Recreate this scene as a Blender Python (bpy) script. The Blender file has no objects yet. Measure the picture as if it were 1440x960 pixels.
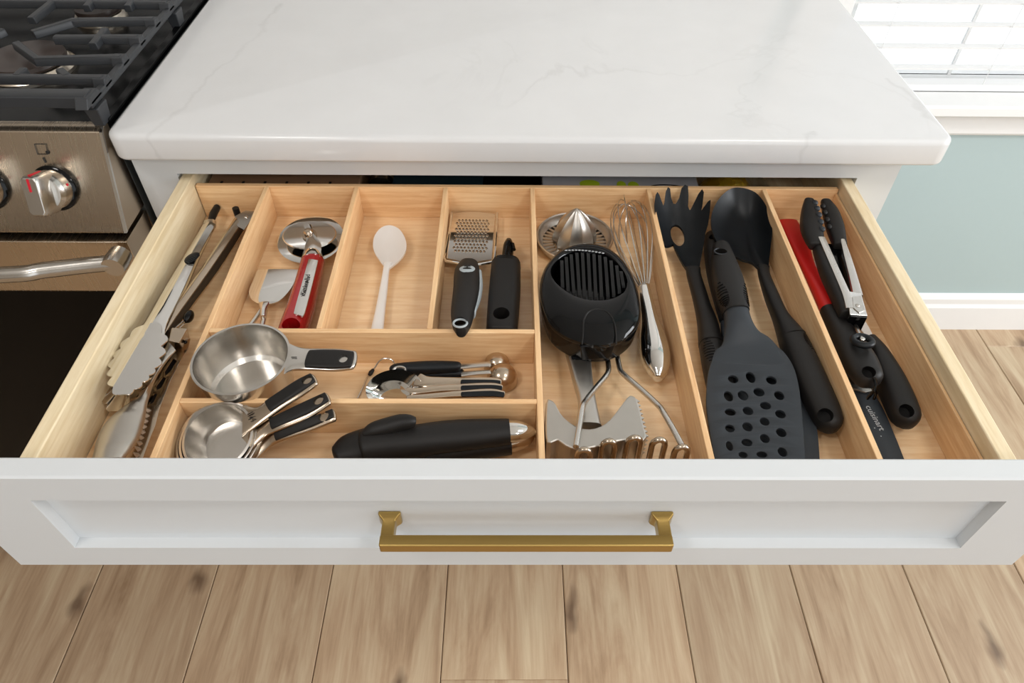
import bpy, bmesh, math, random
import numpy as np
from mathutils import Vector, Matrix

S = bpy.context.scene
COL = S.collection
V = Vector
rnd = random.Random(4)

# ------------------------------------------------------------------ camera
cam = bpy.data.objects.new('camera', bpy.data.cameras.new('camera'))
COL.objects.link(cam)
cam.matrix_world = Matrix(((0.99993, -0.003657, -0.011254, -0.010884), (-0.005081, 0.726237, -0.687426, -0.724042), (0.010687, 0.687435, 0.726167, 1.320508), (0, 0, 0, 1)))
cam.data.sensor_width = 36.0
cam.data.lens = 24.5721
cam.data.shift_x = -0.00498
cam.data.clip_start = 0.02
S.camera = cam

# ------------------------------------------------------------------ world, lamps, exposure
W = bpy.data.worlds.new('world')
S.world = W
W.use_nodes = True
bgn = W.node_tree.nodes['Background']
bgn.inputs['Color'].default_value = (0.93, 0.97, 1.0, 1)
bgn.inputs['Strength'].default_value = 2.6
S.view_settings.view_transform = 'Standard'
S.view_settings.look = 'None'
S.view_settings.gamma = 1.0
S.view_settings.use_curve_mapping = False
S.view_settings.exposure = -0.84


def area(name, loc, target, sx, sy, power, color):
    ld = bpy.data.lights.new(name, 'AREA')
    ld.shape = 'RECTANGLE'
    ld.size, ld.size_y, ld.energy, ld.color = sx, sy, power, color
    o = bpy.data.objects.new(name, ld)
    COL.objects.link(o)
    o.location = loc
    o.rotation_euler = (V(target) - V(loc)).to_track_quat('-Z', 'Y').to_euler()
    return o


# daylight entering through the patio opening to the right, plus an added unseen fill light from behind
area('daylight_right', (2.75, -0.5, 1.5), (0, -0.25, 0.8), 1.1, 1.0, 84, (0.94, 0.97, 1.0))
area('fill_rear', (0.4, -3.1, 1.7), (0, 0, 0.8), 2.6, 1.6, 7, (0.93, 0.965, 1.0))
for lx, ly in ((-0.9, -0.9), (0.9, -0.9), (-0.9, -2.2), (0.9, -2.2)):
    area('ceiling_lamp', (lx, ly, 2.42), (lx, ly, 0), 0.35, 0.35, 13.5, (1.0, 0.97, 0.94))


# ------------------------------------------------------------------ materials
def lin(h):
    h = h.lstrip('#')
    c = [int(h[i:i + 2], 16) / 255 for i in (0, 2, 4)]
    return tuple(x / 12.92 if x <= 0.04045 else ((x + 0.055) / 1.055) ** 2.4 for x in c) + (1,)


def nodes(name):
    m = bpy.data.materials.new(name)
    m.use_nodes = True
    nt = m.node_tree
    return m, nt, nt.nodes['Principled BSDF'], (lambda t: nt.nodes.new(t)), nt.links.new


def coords(nt, scale, kind='Object'):
    tc = nt.nodes.new('ShaderNodeTexCoord')
    mp = nt.nodes.new('ShaderNodeMapping')
    mp.inputs['Scale'].default_value = scale
    nt.links.new(tc.outputs[kind], mp.inputs['Vector'])
    return mp.outputs['Vector']


def mat(name, col, rough=0.5, metal=0.0, var=0.06, scale=40, bump=0.0, coat=0.0, stretch=(1, 1, 1), rvar=0.05, spec=0.5):
    """plain surface with slight procedural variation of colour and gloss"""
    m, nt, b, N, L = nodes(name)
    base = lin(col)
    n = N('ShaderNodeTexNoise')
    n.inputs['Scale'].default_value = scale
    n.inputs['Detail'].default_value = 4
    L(coords(nt, stretch), n.inputs['Vector'])
    mx = N('ShaderNodeMix')
    mx.data_type = 'RGBA'
    mx.inputs[6].default_value = tuple(c * (1 - var) for c in base[:3]) + (1,)
    mx.inputs[7].default_value = tuple(min(1, c * (1 + var)) for c in base[:3]) + (1,)
    L(n.outputs['Fac'], mx.inputs[0])
    L(mx.outputs[2], b.inputs['Base Color'])
    mr = N('ShaderNodeMapRange')
    mr.inputs['To Min'].default_value = max(0.02, rough - rvar)
    mr.inputs['To Max'].default_value = rough + rvar
    L(n.outputs['Fac'], mr.inputs['Value'])
    L(mr.outputs['Result'], b.inputs['Roughness'])
    b.inputs['Metallic'].default_value = metal
    b.inputs['Specular IOR Level'].default_value = spec
    b.inputs['Coat Weight'].default_value = coat
    b.inputs['Coat Roughness'].default_value = 0.08
    if bump:
        bp = N('ShaderNodeBump')
        bp.inputs['Strength'].default_value = bump
        bp.inputs['Distance'].default_value = 0.001
        L(n.outputs['Fac'], bp.inputs['Height'])
        L(bp.outputs['Normal'], b.inputs['Normal'])
    return m


def wood(name, dark, light, stretch, rough=0.42, scale=9, coat=0.0, fine=0.25):
    """straight grained timber: stretched noise bands + fine fibre"""
    m, nt, b, N, L = nodes(name)
    v = coords(nt, stretch)
    oi = N('ShaderNodeObjectInfo')
    add = N('ShaderNodeVectorMath')
    add.operation = 'MULTIPLY_ADD'
    cmb = N('ShaderNodeCombineXYZ')
    for i in range(3):
        L(oi.outputs['Random'], cmb.inputs[i])
    add.inputs[1].default_value = (7, 5, 3)
    L(cmb.outputs[0], add.inputs[0])
    L(v, add.inputs[2])
    n1 = N('ShaderNodeTexNoise')
    n1.inputs['Scale'].default_value = scale
    n1.inputs['Detail'].default_value = 5
    n1.inputs['Distortion'].default_value = 0.6
    L(add.outputs[0], n1.inputs['Vector'])
    n2 = N('ShaderNodeTexNoise')
    n2.inputs['Scale'].default_value = scale * 9
    n2.inputs['Detail'].default_value = 3
    L(add.outputs[0], n2.inputs['Vector'])
    ad = N('ShaderNodeMath')
    ad.operation = 'MULTIPLY_ADD'
    L(n2.outputs['Fac'], ad.inputs[0])
    ad.inputs[1].default_value = fine
    L(n1.outputs['Fac'], ad.inputs[2])
    cr = N('ShaderNodeValToRGB')
    cr.color_ramp.elements[0].position = 0.36
    cr.color_ramp.elements[0].color = lin(dark)
    cr.color_ramp.elements[1].position = 0.78
    cr.color_ramp.elements[1].color = lin(light)
    L(ad.outputs[0], cr.inputs['Fac'])
    L(cr.outputs['Color'], b.inputs['Base Color'])
    b.inputs['Roughness'].default_value = rough
    b.inputs['Coat Weight'].default_value = coat
    b.inputs['Coat Roughness'].default_value = 0.15
    return m


def oak_floor():
    m, nt, b, N, L = nodes('oak_plank')
    v = coords(nt, (1, 1, 1))
    oi = N('ShaderNodeObjectInfo')
    cmb = N('ShaderNodeCombineXYZ')
    for i in range(3):
        L(oi.outputs['Random'], cmb.inputs[i])
    add = N('ShaderNodeVectorMath')
    add.operation = 'MULTIPLY_ADD'
    add.inputs[1].default_value = (31, 17, 9)
    L(cmb.outputs[0], add.inputs[0])
    L(v, add.inputs[2])
    # long cathedral grain
    mp = N('ShaderNodeMapping')
    mp.inputs['Scale'].default_value = (11, 1.3, 1)
    L(add.outputs[0], mp.inputs['Vector'])
    n1 = N('ShaderNodeTexNoise')
    n1.inputs['Scale'].default_value = 1.6
    n1.inputs['Detail'].default_value = 7
    n1.inputs['Roughness'].default_value = 0.62
    n1.inputs['Distortion'].default_value = 1.3
    L(mp.outputs[0], n1.inputs['Vector'])
    mp2 = N('ShaderNodeMapping')
    mp2.inputs['Scale'].default_value = (120, 5, 1)
    L(add.outputs[0], mp2.inputs['Vector'])
    n2 = N('ShaderNodeTexNoise')
    n2.inputs['Scale'].default_value = 1.5
    n2.inputs['Detail'].default_value = 4
    L(mp2.outputs[0], n2.inputs['Vector'])
    mul = N('ShaderNodeMath')
    mul.operation = 'MULTIPLY_ADD'
    L(n2.outputs['Fac'], mul.inputs[0])
    mul.inputs[1].default_value = 0.3
    L(n1.outputs['Fac'], mul.inputs[2])
    cr = N('ShaderNodeValToRGB')
    e = cr.color_ramp.elements
    e[0].position, e[0].color = 0.41, lin('#967a5e')
    e[1].position, e[1].color = 0.88, lin('#cab698')
    k = e.new(0.6)
    k.color = lin('#b2977a')
    L(mul.outputs[0], cr.inputs['Fac'])
    # knots
    mp3 = N('ShaderNodeMapping')
    mp3.inputs['Scale'].default_value = (4.2, 2.2, 1)
    L(add.outputs[0], mp3.inputs['Vector'])
    nw = N('ShaderNodeTexNoise')
    nw.inputs['Scale'].default_value = 5
    L(mp3.outputs[0], nw.inputs['Vector'])
    wv = N('ShaderNodeVectorMath')
    wv.operation = 'MULTIPLY_ADD'
    wv.inputs[1].default_value = (0.25, 0.25, 0)
    L(nw.outputs['Color'], wv.inputs[0])
    L(mp3.outputs[0], wv.inputs[2])
    vo = N('ShaderNodeTexVoronoi')
    vo.voronoi_dimensions = '2D'
    vo.inputs['Scale'].default_value = 0.85
    L(wv.outputs[0], vo.inputs['Vector'])
    kr = N('ShaderNodeMapRange')
    kr.inputs['From Min'].default_value = 0.015
    kr.inputs['From Max'].default_value = 0.075
    kr.inputs['To Min'].default_value = 1.0
    kr.inputs['To Max'].default_value = 0.0
    L(vo.outputs['Distance'], kr.inputs['Value'])
    kp = N('ShaderNodeMath')
    kp.operation = 'MULTIPLY'
    kp.inputs[1].default_value = 0.8
    L(kr.outputs[0], kp.inputs[0])
    mx = N('ShaderNodeMix')
    mx.data_type = 'RGBA'
    L(kp.outputs[0], mx.inputs[0])
    L(cr.outputs['Color'], mx.inputs[6])
    mx.inputs[7].default_value = lin('#5f4734')
    # plank to plank tone
    hs = N('ShaderNodeHueSaturation')
    vr = N('ShaderNodeMapRange')
    vr.inputs['To Min'].default_value = 0.86
    vr.inputs['To Max'].default_value = 1.12
    L(oi.outputs['Random'], vr.inputs['Value'])
    L(vr.outputs[0], hs.inputs['Value'])
    L(mx.outputs[2], hs.inputs['Color'])
    L(hs.outputs['Color'], b.inputs['Base Color'])
    b.inputs['Roughness'].default_value = 0.5
    bp = N('ShaderNodeBump')
    bp.inputs['Strength'].default_value = 0.15
    bp.inputs['Distance'].default_value = 0.001
    L(n2.outputs['Fac'], bp.inputs['Height'])
    L(bp.outputs['Normal'], b.inputs['Normal'])
    return m


def quartz():
    m, nt, b, N, L = nodes('white_quartz')
    v = coords(nt, (1, 1, 1))
    n0 = N('ShaderNodeTexNoise')
    n0.inputs['Scale'].default_value = 3.2
    n0.inputs['Detail'].default_value = 6
    n0.inputs['Distortion'].default_value = 0.8
    L(v, n0.inputs['Vector'])
    sub = N('ShaderNodeMath')
    sub.operation = 'SUBTRACT'
    L(n0.outputs['Fac'], sub.inputs[0])
    sub.inputs[1].default_value = 0.5
    ab = N('ShaderNodeMath')
    ab.operation = 'ABSOLUTE'
    L(sub.outputs[0], ab.inputs[0])
    r1 = N('ShaderNodeMapRange')
    r1.inputs['From Max'].default_value = 0.012
    r1.inputs['To Min'].default_value = 1
    r1.inputs['To Max'].default_value = 0
    L(ab.outputs[0], r1.inputs['Value'])
    n2 = N('ShaderNodeTexNoise')
    n2.inputs['Scale'].default_value = 2.3
    n2.inputs['Detail'].default_value = 3
    L(v, n2.inputs['Vector'])
    r2 = N('ShaderNodeMapRange')
    r2.inputs['From Min'].default_value = 0.52
    r2.inputs['From Max'].default_value = 0.72
    r2.inputs['To Max'].default_value = 0.18
    L(n2.outputs['Fac'], r2.inputs['Value'])
    mu = N('ShaderNodeMath')
    mu.operation = 'MULTIPLY'
    L(r1.outputs[0], mu.inputs[0])
    L(r2.outputs[0], mu.inputs[1])
    n3 = N('ShaderNodeTexNoise')
    n3.inputs['Scale'].default_value = 14
    n3.inputs['Detail'].default_value = 5
    L(v, n3.inputs['Vector'])
    c0 = N('ShaderNodeMix')
    c0.data_type = 'RGBA'
    c0.inputs[6].default_value = lin('#d6d6d6')
    c0.inputs[7].default_value = lin('#e0e0e0')
    L(n3.outputs['Fac'], c0.inputs[0])
    # two long veins of the slab, wandering lines masked along their length
    sx = N('ShaderNodeSeparateXYZ')
    L(v, sx.inputs[0])
    nv_ = N('ShaderNodeTexNoise')
    nv_.inputs['Scale'].default_value = 9
    nv_.inputs['Detail'].default_value = 6
    L(v, nv_.inputs['Vector'])
    total = mu.outputs[0]

    def mth(op, a, b_=None, c_=None):
        k = N('ShaderNodeMath')
        k.operation = op
        for i, q in enumerate((a, b_, c_)):
            if q is None:
                continue
            if isinstance(q, (int, float)):
                k.inputs[i].default_value = q
            else:
                L(q, k.inputs[i])
        return k.outputs[0]
    for xa, slope, ya, yb_, wd, amt in ((-0.425, 0.20, -0.35, 0.06, 0.006, 0.55), (0.50, -0.35, -0.34, -0.16, 0.008, 0.35), (0.30, 0.5, -0.4, -0.29, 0.006, 0.35)):
        line = mth('MULTIPLY_ADD', mth('ADD', sx.outputs[1], 0.31), slope, xa)
        d_ = mth('SUBTRACT', mth('SUBTRACT', sx.outputs[0], line), mth('MULTIPLY_ADD', nv_.outputs['Fac'], 0.16, -0.08))
        band = mth('SUBTRACT', 1.0, mth('DIVIDE', mth('ABSOLUTE', d_), wd))
        band = mth('MAXIMUM', band, 0.0)
        rng_ = mth('MULTIPLY', mth('GREATER_THAN', sx.outputs[1], ya), mth('LESS_THAN', sx.outputs[1], yb_))
        brk = mth('MAXIMUM', mth('MULTIPLY_ADD', n2.outputs['Fac'], 2.2, -0.75), 0.0)
        total = mth('MAXIMUM', total, mth('MULTIPLY', mth('MULTIPLY', band, rng_), mth('MULTIPLY', brk, amt)))
    c1 = N('ShaderNodeMix')
    c1.data_type = 'RGBA'
    L(total, c1.inputs[0])
    L(c0.outputs[2], c1.inputs[6])
    c1.inputs[7].default_value = lin('#9a9794')
    L(c1.outputs[2], b.inputs['Base Color'])
    b.inputs['Roughness'].default_value = 0.2
    return m


def glass(name, tint, rough=0.02, alpha=0.15):
    m, nt, b, N, L = nodes(name)
    b.inputs['Base Color'].default_value = tint
    b.inputs['Roughness'].default_value = rough
    b.inputs['Transmission Weight'].default_value = 1.0
    b.inputs['IOR'].default_value = 1.1
    n = N('ShaderNodeTexNoise')
    n.inputs['Scale'].default_value = 60
    mr = N('ShaderNodeMapRange')
    mr.inputs['To Min'].default_value = rough
    mr.inputs['To Max'].default_value = rough + 0.02
    L(n.outputs['Fac'], mr.inputs['Value'])
    L(mr.outputs[0], b.inputs['Roughness'])
    return m


M = {
    'wall': mat('teal_grey_paint', '#afc1c2', 0.6, var=0.015, scale=90, bump=0.05),
    'wall_far': mat('warm_white_paint', '#d9d2c8', 0.7, var=0.015, scale=90),
    'splash': mat('pale_grey_splashback', '#e4e3e1', 0.35, var=0.03, scale=20),
    'wall_tan': mat('tan_wall_paint', '#9c9184', 0.7, var=0.015, scale=90),
    'white': mat('white_trim_paint', '#eeeeed', 0.4, var=0.01),
    'ceiling': mat('ceiling_paint', '#f0efec', 0.8, var=0.01),
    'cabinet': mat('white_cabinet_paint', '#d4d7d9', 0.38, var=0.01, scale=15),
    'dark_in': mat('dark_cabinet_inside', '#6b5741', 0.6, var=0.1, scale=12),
    'quartz': quartz(),
    'oak': oak_floor(),
    'gap': mat('floor_underlay', '#5a4937', 0.9),
    'maple_y': wood('pale_maple_lengthways', '#dcc59a', '#efdebc', (22, 1.6, 22)),
    'beech_y': wood('beech_lengthways', '#dcab78', '#f1cb9b', (26, 1.8, 26), 0.4),
    'beech_x': wood('beech_crossways', '#dcab78', '#f1cb9b', (1.8, 26, 26), 0.4),
    'beech_floor': wood('lacquered_beech_base', '#e4b988', '#f5d5ab', (1.6, 18, 18), 0.3, coat=0.3),
    'steel': mat('brushed_steel', '#cdc9c3', 0.24, 1.0, var=0.04, scale=60, stretch=(1, 1, 1), rvar=0.04),
    'steel_dull': mat('satin_cast_aluminium', '#c2bdb6', 0.36, 1.0, var=0.05, scale=80, rvar=0.05),
    'steel_warm': mat('warm_brushed_steel', '#c3b3a0', 0.22, 1.0, var=0.05, scale=60, rvar=0.04),
    'chrome': mat('polished_chrome', '#dedcd8', 0.07, 1.0, var=0.02, scale=30, rvar=0.02),
    'range_steel': mat('range_brushed_steel', '#c9baa7', 0.27, 1.0, var=0.02, scale=6, stretch=(90, 1, 2), rvar=0.02),
    'range_side': mat('range_side_grey', '#8b9294', 0.35, 0.8, var=0.03),
    'black_gloss': mat('black_gloss_plastic', '#060607', 0.09, var=0.05, rvar=0.02, spec=0.27),
    'black_soft': mat('soft_black_rubber', '#1c1a19', 0.5, var=0.1, scale=150, rvar=0.05, spec=0.3),
    'black_nylon': mat('blue_black_nylon', '#0d1115', 0.42, var=0.1, scale=90, rvar=0.05, spec=0.3),
    'grey_nylon': mat('charcoal_nylon', '#2c3035', 0.45, var=0.07, scale=70, rvar=0.05, spec=0.35),
    'enamel': mat('black_enamel', '#050506', 0.22, var=0.1, rvar=0.03, spec=0.14),
    'iron': mat('cast_iron_enamel', '#2f3134', 0.42, var=0.08, scale=120, bump=0.1, spec=0.4),
    'oven_glass': mat('oven_black_glass', '#060505', 0.2, var=0.05, spec=0.12),
    'brass': mat('brushed_brass', '#b79a5c', 0.3, 1.0, var=0.05, scale=20, stretch=(1, 40, 40), rvar=0.05),
    'red_gloss': mat('red_gloss_plastic', '#a50f16', 0.18, var=0.05, coat=0.5),
    'red_soft': mat('red_silicone', '#cf1616', 0.45, var=0.05),
    'red_ink': mat('red_ink', '#c8142a', 0.4),
    'black_ink': mat('black_ink', '#141210', 0.5),
    'grey_ink': mat('pale_grey_ink', '#a9abad', 0.5),
    'white_plastic': mat('white_plastic', '#ebe7e3', 0.35, var=0.02),
    'grey_rubber': mat('pale_grey_rubber', '#a9b1b4', 0.5, var=0.05),
    'slat': mat('white_blind_slat', '#e6e6e5', 0.45, var=0.01),
    'pane': glass('window_glass', (1, 1, 1, 1)),
    'clear': glass('clear_plastic', (0.85, 0.9, 0.95, 1), 0.08),
    'carton': mat('grey_printed_card', '#a9a9ae', 0.35, var=0.2, scale=30),
    'dark_card': mat('dark_blue_black_card', '#1c3038', 0.35, var=0.2, scale=20),
    'brown_wood': mat('brown_shaded_wood', '#967356', 0.5, var=0.2, scale=25, stretch=(1, 8, 8)),
    'yellow_film': mat('yellow_wrapper', '#d8ab30', 0.3, var=0.25, scale=40),
    'green_ink': mat('green_ink', '#a8bf22', 0.5),
    'burner': mat('burner_cap_brown', '#3b302b', 0.4, var=0.1),
    'alu': mat('burner_ring_aluminium', '#d9cfc0', 0.3, 1.0),
}


# ------------------------------------------------------------------ mesh helpers
class MB:
    def __init__(self):
        self.v, self.f = [], []

    def add(self, vs, fs):
        o = len(self.v)
        self.v += [V(p) for p in vs]
        self.f += [tuple(i + o for i in f) for f in fs]
        return self

    def box(self, a, b):
        (x0, y0, z0), (x1, y1, z1) = a, b
        vs = [(x0, y0, z0), (x1, y0, z0), (x1, y1, z0), (x0, y1, z0), (x0, y0, z1), (x1, y0, z1), (x1, y1, z1), (x0, y1, z1)]
        return self.add(vs, [(3, 2, 1, 0), (4, 5, 6, 7), (0, 1, 5, 4), (1, 2, 6, 5), (2, 3, 7, 6), (3, 0, 4, 7)])

    def hexa(self, low, high):
        """4 low points + 4 high points, both counter-clockwise from above"""
        return self.add(list(low) + list(high), [(3, 2, 1, 0), (4, 5, 6, 7), (0, 1, 5, 4), (1, 2, 6, 5), (2, 3, 7, 6), (3, 0, 4, 7)])

    def rings(self, rs, cap0=True, cap1=True, close=False):
        n = len(rs[0])
        vs = [p for r in rs for p in r]
        fs = []
        for k in range(len(rs) - 1 + (1 if close else 0)):
            a, b = k * n, ((k + 1) % len(rs)) * n
            for i in range(n):
                j = (i + 1) % n
                fs.append((a + i, a + j, b + j, b + i))
        if cap0 and not close:
            fs.append(tuple(reversed(range(n))))
        if cap1 and not close:
            fs.append(tuple((len(rs) - 1) * n + i for i in range(n)))
        return self.add(vs, fs)

    def tube(self, pts, r, n=8, close=False):
        pts = [V(p) for p in pts]
        rad = r if isinstance(r, (list, tuple)) else [r] * len(pts)
        rs, side = [], None
        for i, p in enumerate(pts):
            a = pts[i - 1] if (i or close) else p
            b = pts[(i + 1) % len(pts)] if (i < len(pts) - 1 or close) else p
            t = (b - a).normalized()
            if side is None:
                side = t.cross(V((0, 0, 1)))
                if side.length < 0.05:
                    side = t.cross(V((1, 0, 0)))
            side = (side - t * side.dot(t)).normalized()
            u = side.cross(t)
            rs.append([p + (side * math.cos(q) + u * math.sin(q)) * rad[i] for q in [2 * math.pi * k / n for k in range(n)]])
        return self.rings(rs, close=close)

    def lathe(self, prof, c, n=40, axis=(0, 0, 1), caps=True):
        """profile [(r, h)] turned about axis through c"""
        ax = V(axis).normalized()
        s = ax.cross(V((0, 1, 0)))
        if s.length < 0.1:
            s = ax.cross(V((1, 0, 0)))
        s.normalize()
        u = ax.cross(s)
        c = V(c)
        rs = [[c + ax * h + (s * math.cos(q) + u * math.sin(q)) * max(r, 1e-5) for q in [2 * math.pi * k / n for k in range(n)]] for r, h in prof]
        return self.rings(rs, caps, caps)

    def ell(self, c, rx, ry, rz, n=20, m=10, rot=None):
        c = V(c)
        rs = []
        for k in range(m + 1):
            ph = -math.pi / 2 + math.pi * k / m
            ring = []
            for i in range(n):
                q = 2 * math.pi * i / n
                p = V((rx * math.cos(ph) * math.cos(q), ry * math.cos(ph) * math.sin(q), rz * math.sin(ph)))
                ring.append(c + (rot @ p if rot else p))
            rs.append(ring)
        return self.rings(rs)

    def handle(self, left, right, th, e=2.4, n=20, sub=4, cap0=0.6, cap1=0.6):
        """round-sided bar lofted between a left and a right silhouette; th = thickness at each station"""
        if not isinstance(th, (list, tuple)):
            th = [th] * len(left)
        st = [((V(a) + V(b)) / 2, (V(b) - V(a)) / 2, t / 2) for a, b, t in zip(left, right, th)]
        st = smooth_st(st, sub)
        rs = []

        def ring(c, s, t, ax, k=1.0):
            kt = k ** 0.55
            u = s.cross(ax)
            if u.z < 0:
                u = -u
            u.normalize()
            out = []
            for i in range(n):
                q = 2 * math.pi * i / n
                cc, ss = math.cos(q), math.sin(q)
                out.append(c + s * k * math.copysign(abs(cc) ** (2 / e), cc) + u * t * kt * math.copysign(abs(ss) ** (2 / e), ss))
            return out
        for i, (c, s, t) in enumerate(st):
            a = st[max(0, i - 1)][0]
            b = st[min(len(st) - 1, i + 1)][0]
            ax = (b - a).normalized()
            s2 = (s - ax * s.dot(ax))
            s2 = s2.normalized() * s.length
            if i == 0 and cap0:
                for k in (0.12, 0.45, 0.75, 0.93):
                    rs.append(ring(c - ax * cap0 * s.length * math.sqrt(1 - k * k), s2, t, ax, k))
            rs.append(ring(c, s2, t, ax))
            if i == len(st) - 1 and cap1:
                for k in (0.93, 0.75, 0.45, 0.12):
                    rs.append(ring(c + ax * cap1 * s.length * math.sqrt(1 - k * k), s2, t, ax, k))
        # keep the winding outward
        return self.rings(rs)

    def sheet(self, left, right, th, crown=0.0, m=6, sub=4):
        """closed bent sheet between two edge polylines (same count); crown lifts the middle"""
        L, R = smooth_pts(left, sub), smooth_pts(right, sub)
        k = len(L)
        top = []
        for i, (a, b) in enumerate(zip(L, R)):
            cw = crown[min(len(crown) - 1, i * len(crown) // k)] if isinstance(crown, (list, tuple)) else crown
            for j in range(m + 1):
                t = j / m
                p = a.lerp(b, t)
                p.z += cw * (1 - (2 * t - 1) ** 2)
                top.append(p)
        n = m + 1
        bot = [p - V((0, 0, th)) for p in top]
        o = len(top)
        fs = []
        for i in range(k - 1):
            for j in range(m):
                a, b, c, d = i * n + j, i * n + j + 1, (i + 1) * n + j + 1, (i + 1) * n + j
                fs += [(a, b, c, d), (o + d, o + c, o + b, o + a)]
            fs += [(i * n, (i + 1) * n, o + (i + 1) * n, o + i * n), (o + i * n + m, o + (i + 1) * n + m, (i + 1) * n + m, i * n + m)]
        for j in range(m):
            fs += [(j + 1, j, o + j, o + j + 1), ((k - 1) * n + j, (k - 1) * n + j + 1, o + (k - 1) * n + j + 1, o + (k - 1) * n + j)]
        return self.add(top + bot, fs)

    def star(self, c, hole, outline, zf, th, nr=10, pw=1.0, zpos=None, hk=1.0):
        """dished shell from a (possibly zero) round hole at c out to a star-shaped outline; zf(t) gives 0..1 rise"""
        c = V(c)
        rs = []
        for k in range(nr + 1):
            t = (k / nr) ** pw
            ring = []
            for p in outline:
                p = V(p)
                d = V((p.x - c.x, p.y - c.y, 0))
                u0 = d.normalized() * max(hole, 1e-4)
                r0 = V((u0.x, u0.y * hk, 0))
                xy = V((c.x, c.y, 0)) + r0.lerp(d, t)
                ring.append(V((xy.x, xy.y, zpos(xy, t) if zpos else c.z + (p.z - c.z) * zf(t))))
            rs.append(ring)
        low = [[p - V((0, 0, th)) for p in r] for r in reversed(rs)]
        return self.rings(rs + low, close=True)


def fit_z(pts, low=0.797):
    """smooth bowl: quadratic height field through the given points"""
    A = np.array([[1, p[0], p[1], p[0] ** 2, p[1] ** 2, p[0] * p[1]] for p in pts])
    k = np.linalg.lstsq(A, np.array([p[2] for p in pts]), rcond=None)[0]
    return lambda p, t: max(low, float(k @ np.array([1, p.x, p.y, p.x ** 2, p.y ** 2, p.x * p.y])))


def dish(pts, depth):
    """bowl hung from the plane that best fits its rim"""
    A = np.array([[1, p[0], p[1]] for p in pts])
    k = np.linalg.lstsq(A, np.array([p[2] for p in pts]), rcond=None)[0]
    return lambda p, t: float(k @ np.array([1, p.x, p.y])) - depth * (1 - t ** 2.2)


def ribs(left, right, th, spans, q0, q1, e=2.4, r=0.0007):
    """fine raised grip ribs following the surface of a handle(...) made from the same lists"""
    if not isinstance(th, (list, tuple)):
        th = [th] * len(left)
    st = [((V(a) + V(b)) / 2, (V(b) - V(a)) / 2, t / 2) for a, b, t in zip(left, right, th)]
    out = MB()
    n = len(st)
    for tt, k in spans:
        i = min(int(tt), n - 2)
        g = lambda w: st[min(n - 1, max(0, w))]
        c, s, h = (catmull(g(i - 1)[q], g(i)[q], g(i + 1)[q], g(i + 2)[q], tt - i) for q in range(3))
        ax = (g(i + 1)[0] - g(i)[0]).normalized()
        s = s - ax * s.dot(ax)
        u = s.cross(ax)
        if u.z < 0:
            u = -u
        u.normalize()
        mid, half = (q0 + q1) / 2, (q1 - q0) / 2 * k
        pts = []
        for w in range(7):
            q = math.radians(mid - half + 2 * half * w / 6)
            cc, ss = math.cos(q), math.sin(q)
            pts.append(c + s * math.copysign(abs(cc) ** (2 / e), cc) + u * h * math.copysign(abs(ss) ** (2 / e), ss))
        out.tube(pts, r, 5)
    return out


def lens(a, b, n):
    """n stations from a to b with widths that draw an oval patch"""
    return [(a + (b - a) * i / (n - 1), math.sqrt(max(0.06, 1 - (2 * i / (n - 1) - 1) ** 2))) for i in range(n)]


def catmull(a, b, c, d, t):
    return 0.5 * ((2 * b) + (c - a) * t + (2 * a - 5 * b + 4 * c - d) * t * t + (3 * b - a - 3 * c + d) * t ** 3)


def smooth_pts(pts, sub, close=False):
    pts = [V(p) for p in pts]
    if sub <= 1:
        return pts
    out, n = [], len(pts)
    for i in range(n if close else n - 1):
        g = (lambda k: pts[k % n]) if close else (lambda k: pts[min(n - 1, max(0, k))])
        for s in range(sub):
            out.append(catmull(g(i - 1), g(i), g(i + 1), g(i + 2), s / sub))
    if not close:
        out.append(pts[-1])
    return out


def smooth_st(st, sub):
    n = len(st)
    if sub <= 1 or n < 3:
        return st
    g = lambda k: st[min(n - 1, max(0, k))]
    out = []
    for i in range(n - 1):
        for s in range(sub):
            t = s / sub
            out.append(tuple(catmull(g(i - 1)[q], g(i)[q], g(i + 1)[q], g(i + 2)[q], t) for q in range(3)))
    out.append(st[-1])
    return out


def dense(poly, k=3):
    """close polygon with k points per edge"""
    out, n = [], len(poly)
    for i in range(n):
        a, b = V(poly[i]), V(poly[(i + 1) % n])
        out += [a.lerp(b, s / k) for s in range(k)]
    return out


WL = {}


def thing(name, label, cat, loc, group=None):
    o = bpy.data.objects.new(name, None)
    o.empty_display_size = 0.02
    COL.objects.link(o)
    o.location = loc
    o['label'], o['category'] = label, cat
    if group:
        o['group'] = group
    WL[o.name] = V(loc)
    return o


def mesh_of(name, mb, off, smooth):
    me = bpy.data.meshes.new(name)
    me.from_pydata([p - off for p in mb.v], [], mb.f)
    bm = bmesh.new()
    bm.from_mesh(me)
    bmesh.ops.remove_doubles(bm, verts=bm.verts, dist=1e-6)
    bmesh.ops.recalc_face_normals(bm, faces=bm.faces)
    bm.to_mesh(me)
    bm.free()
    if smooth:
        me.shade_smooth()
        me.set_sharp_from_angle(angle=math.radians(smooth))
    return me


def obj(name, mb, material, parent=None, smooth=40, bevel=0.0, loc=None, label=None):
    off = V(loc) if loc else (WL[parent.name] if parent else V((0, 0, 0)))
    me = mesh_of(name, mb, off, smooth)
    o = bpy.data.objects.new(name, me)
    COL.objects.link(o)
    me.materials.append(material)
    if parent:
        o.parent = parent
        o.location = off - WL[parent.name]
    else:
        o.location = off
    WL[o.name] = off
    if bevel:
        bv = o.modifiers.new('bevel', 'BEVEL')
        bv.width, bv.segments, bv.limit_method, bv.angle_limit = bevel, 2, 'ANGLE', math.radians(40)
        me.shade_smooth()
        me.set_sharp_from_angle(angle=math.radians(45))
        bv.harden_normals = True
    if label:
        o['label'] = label
    return o


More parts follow.
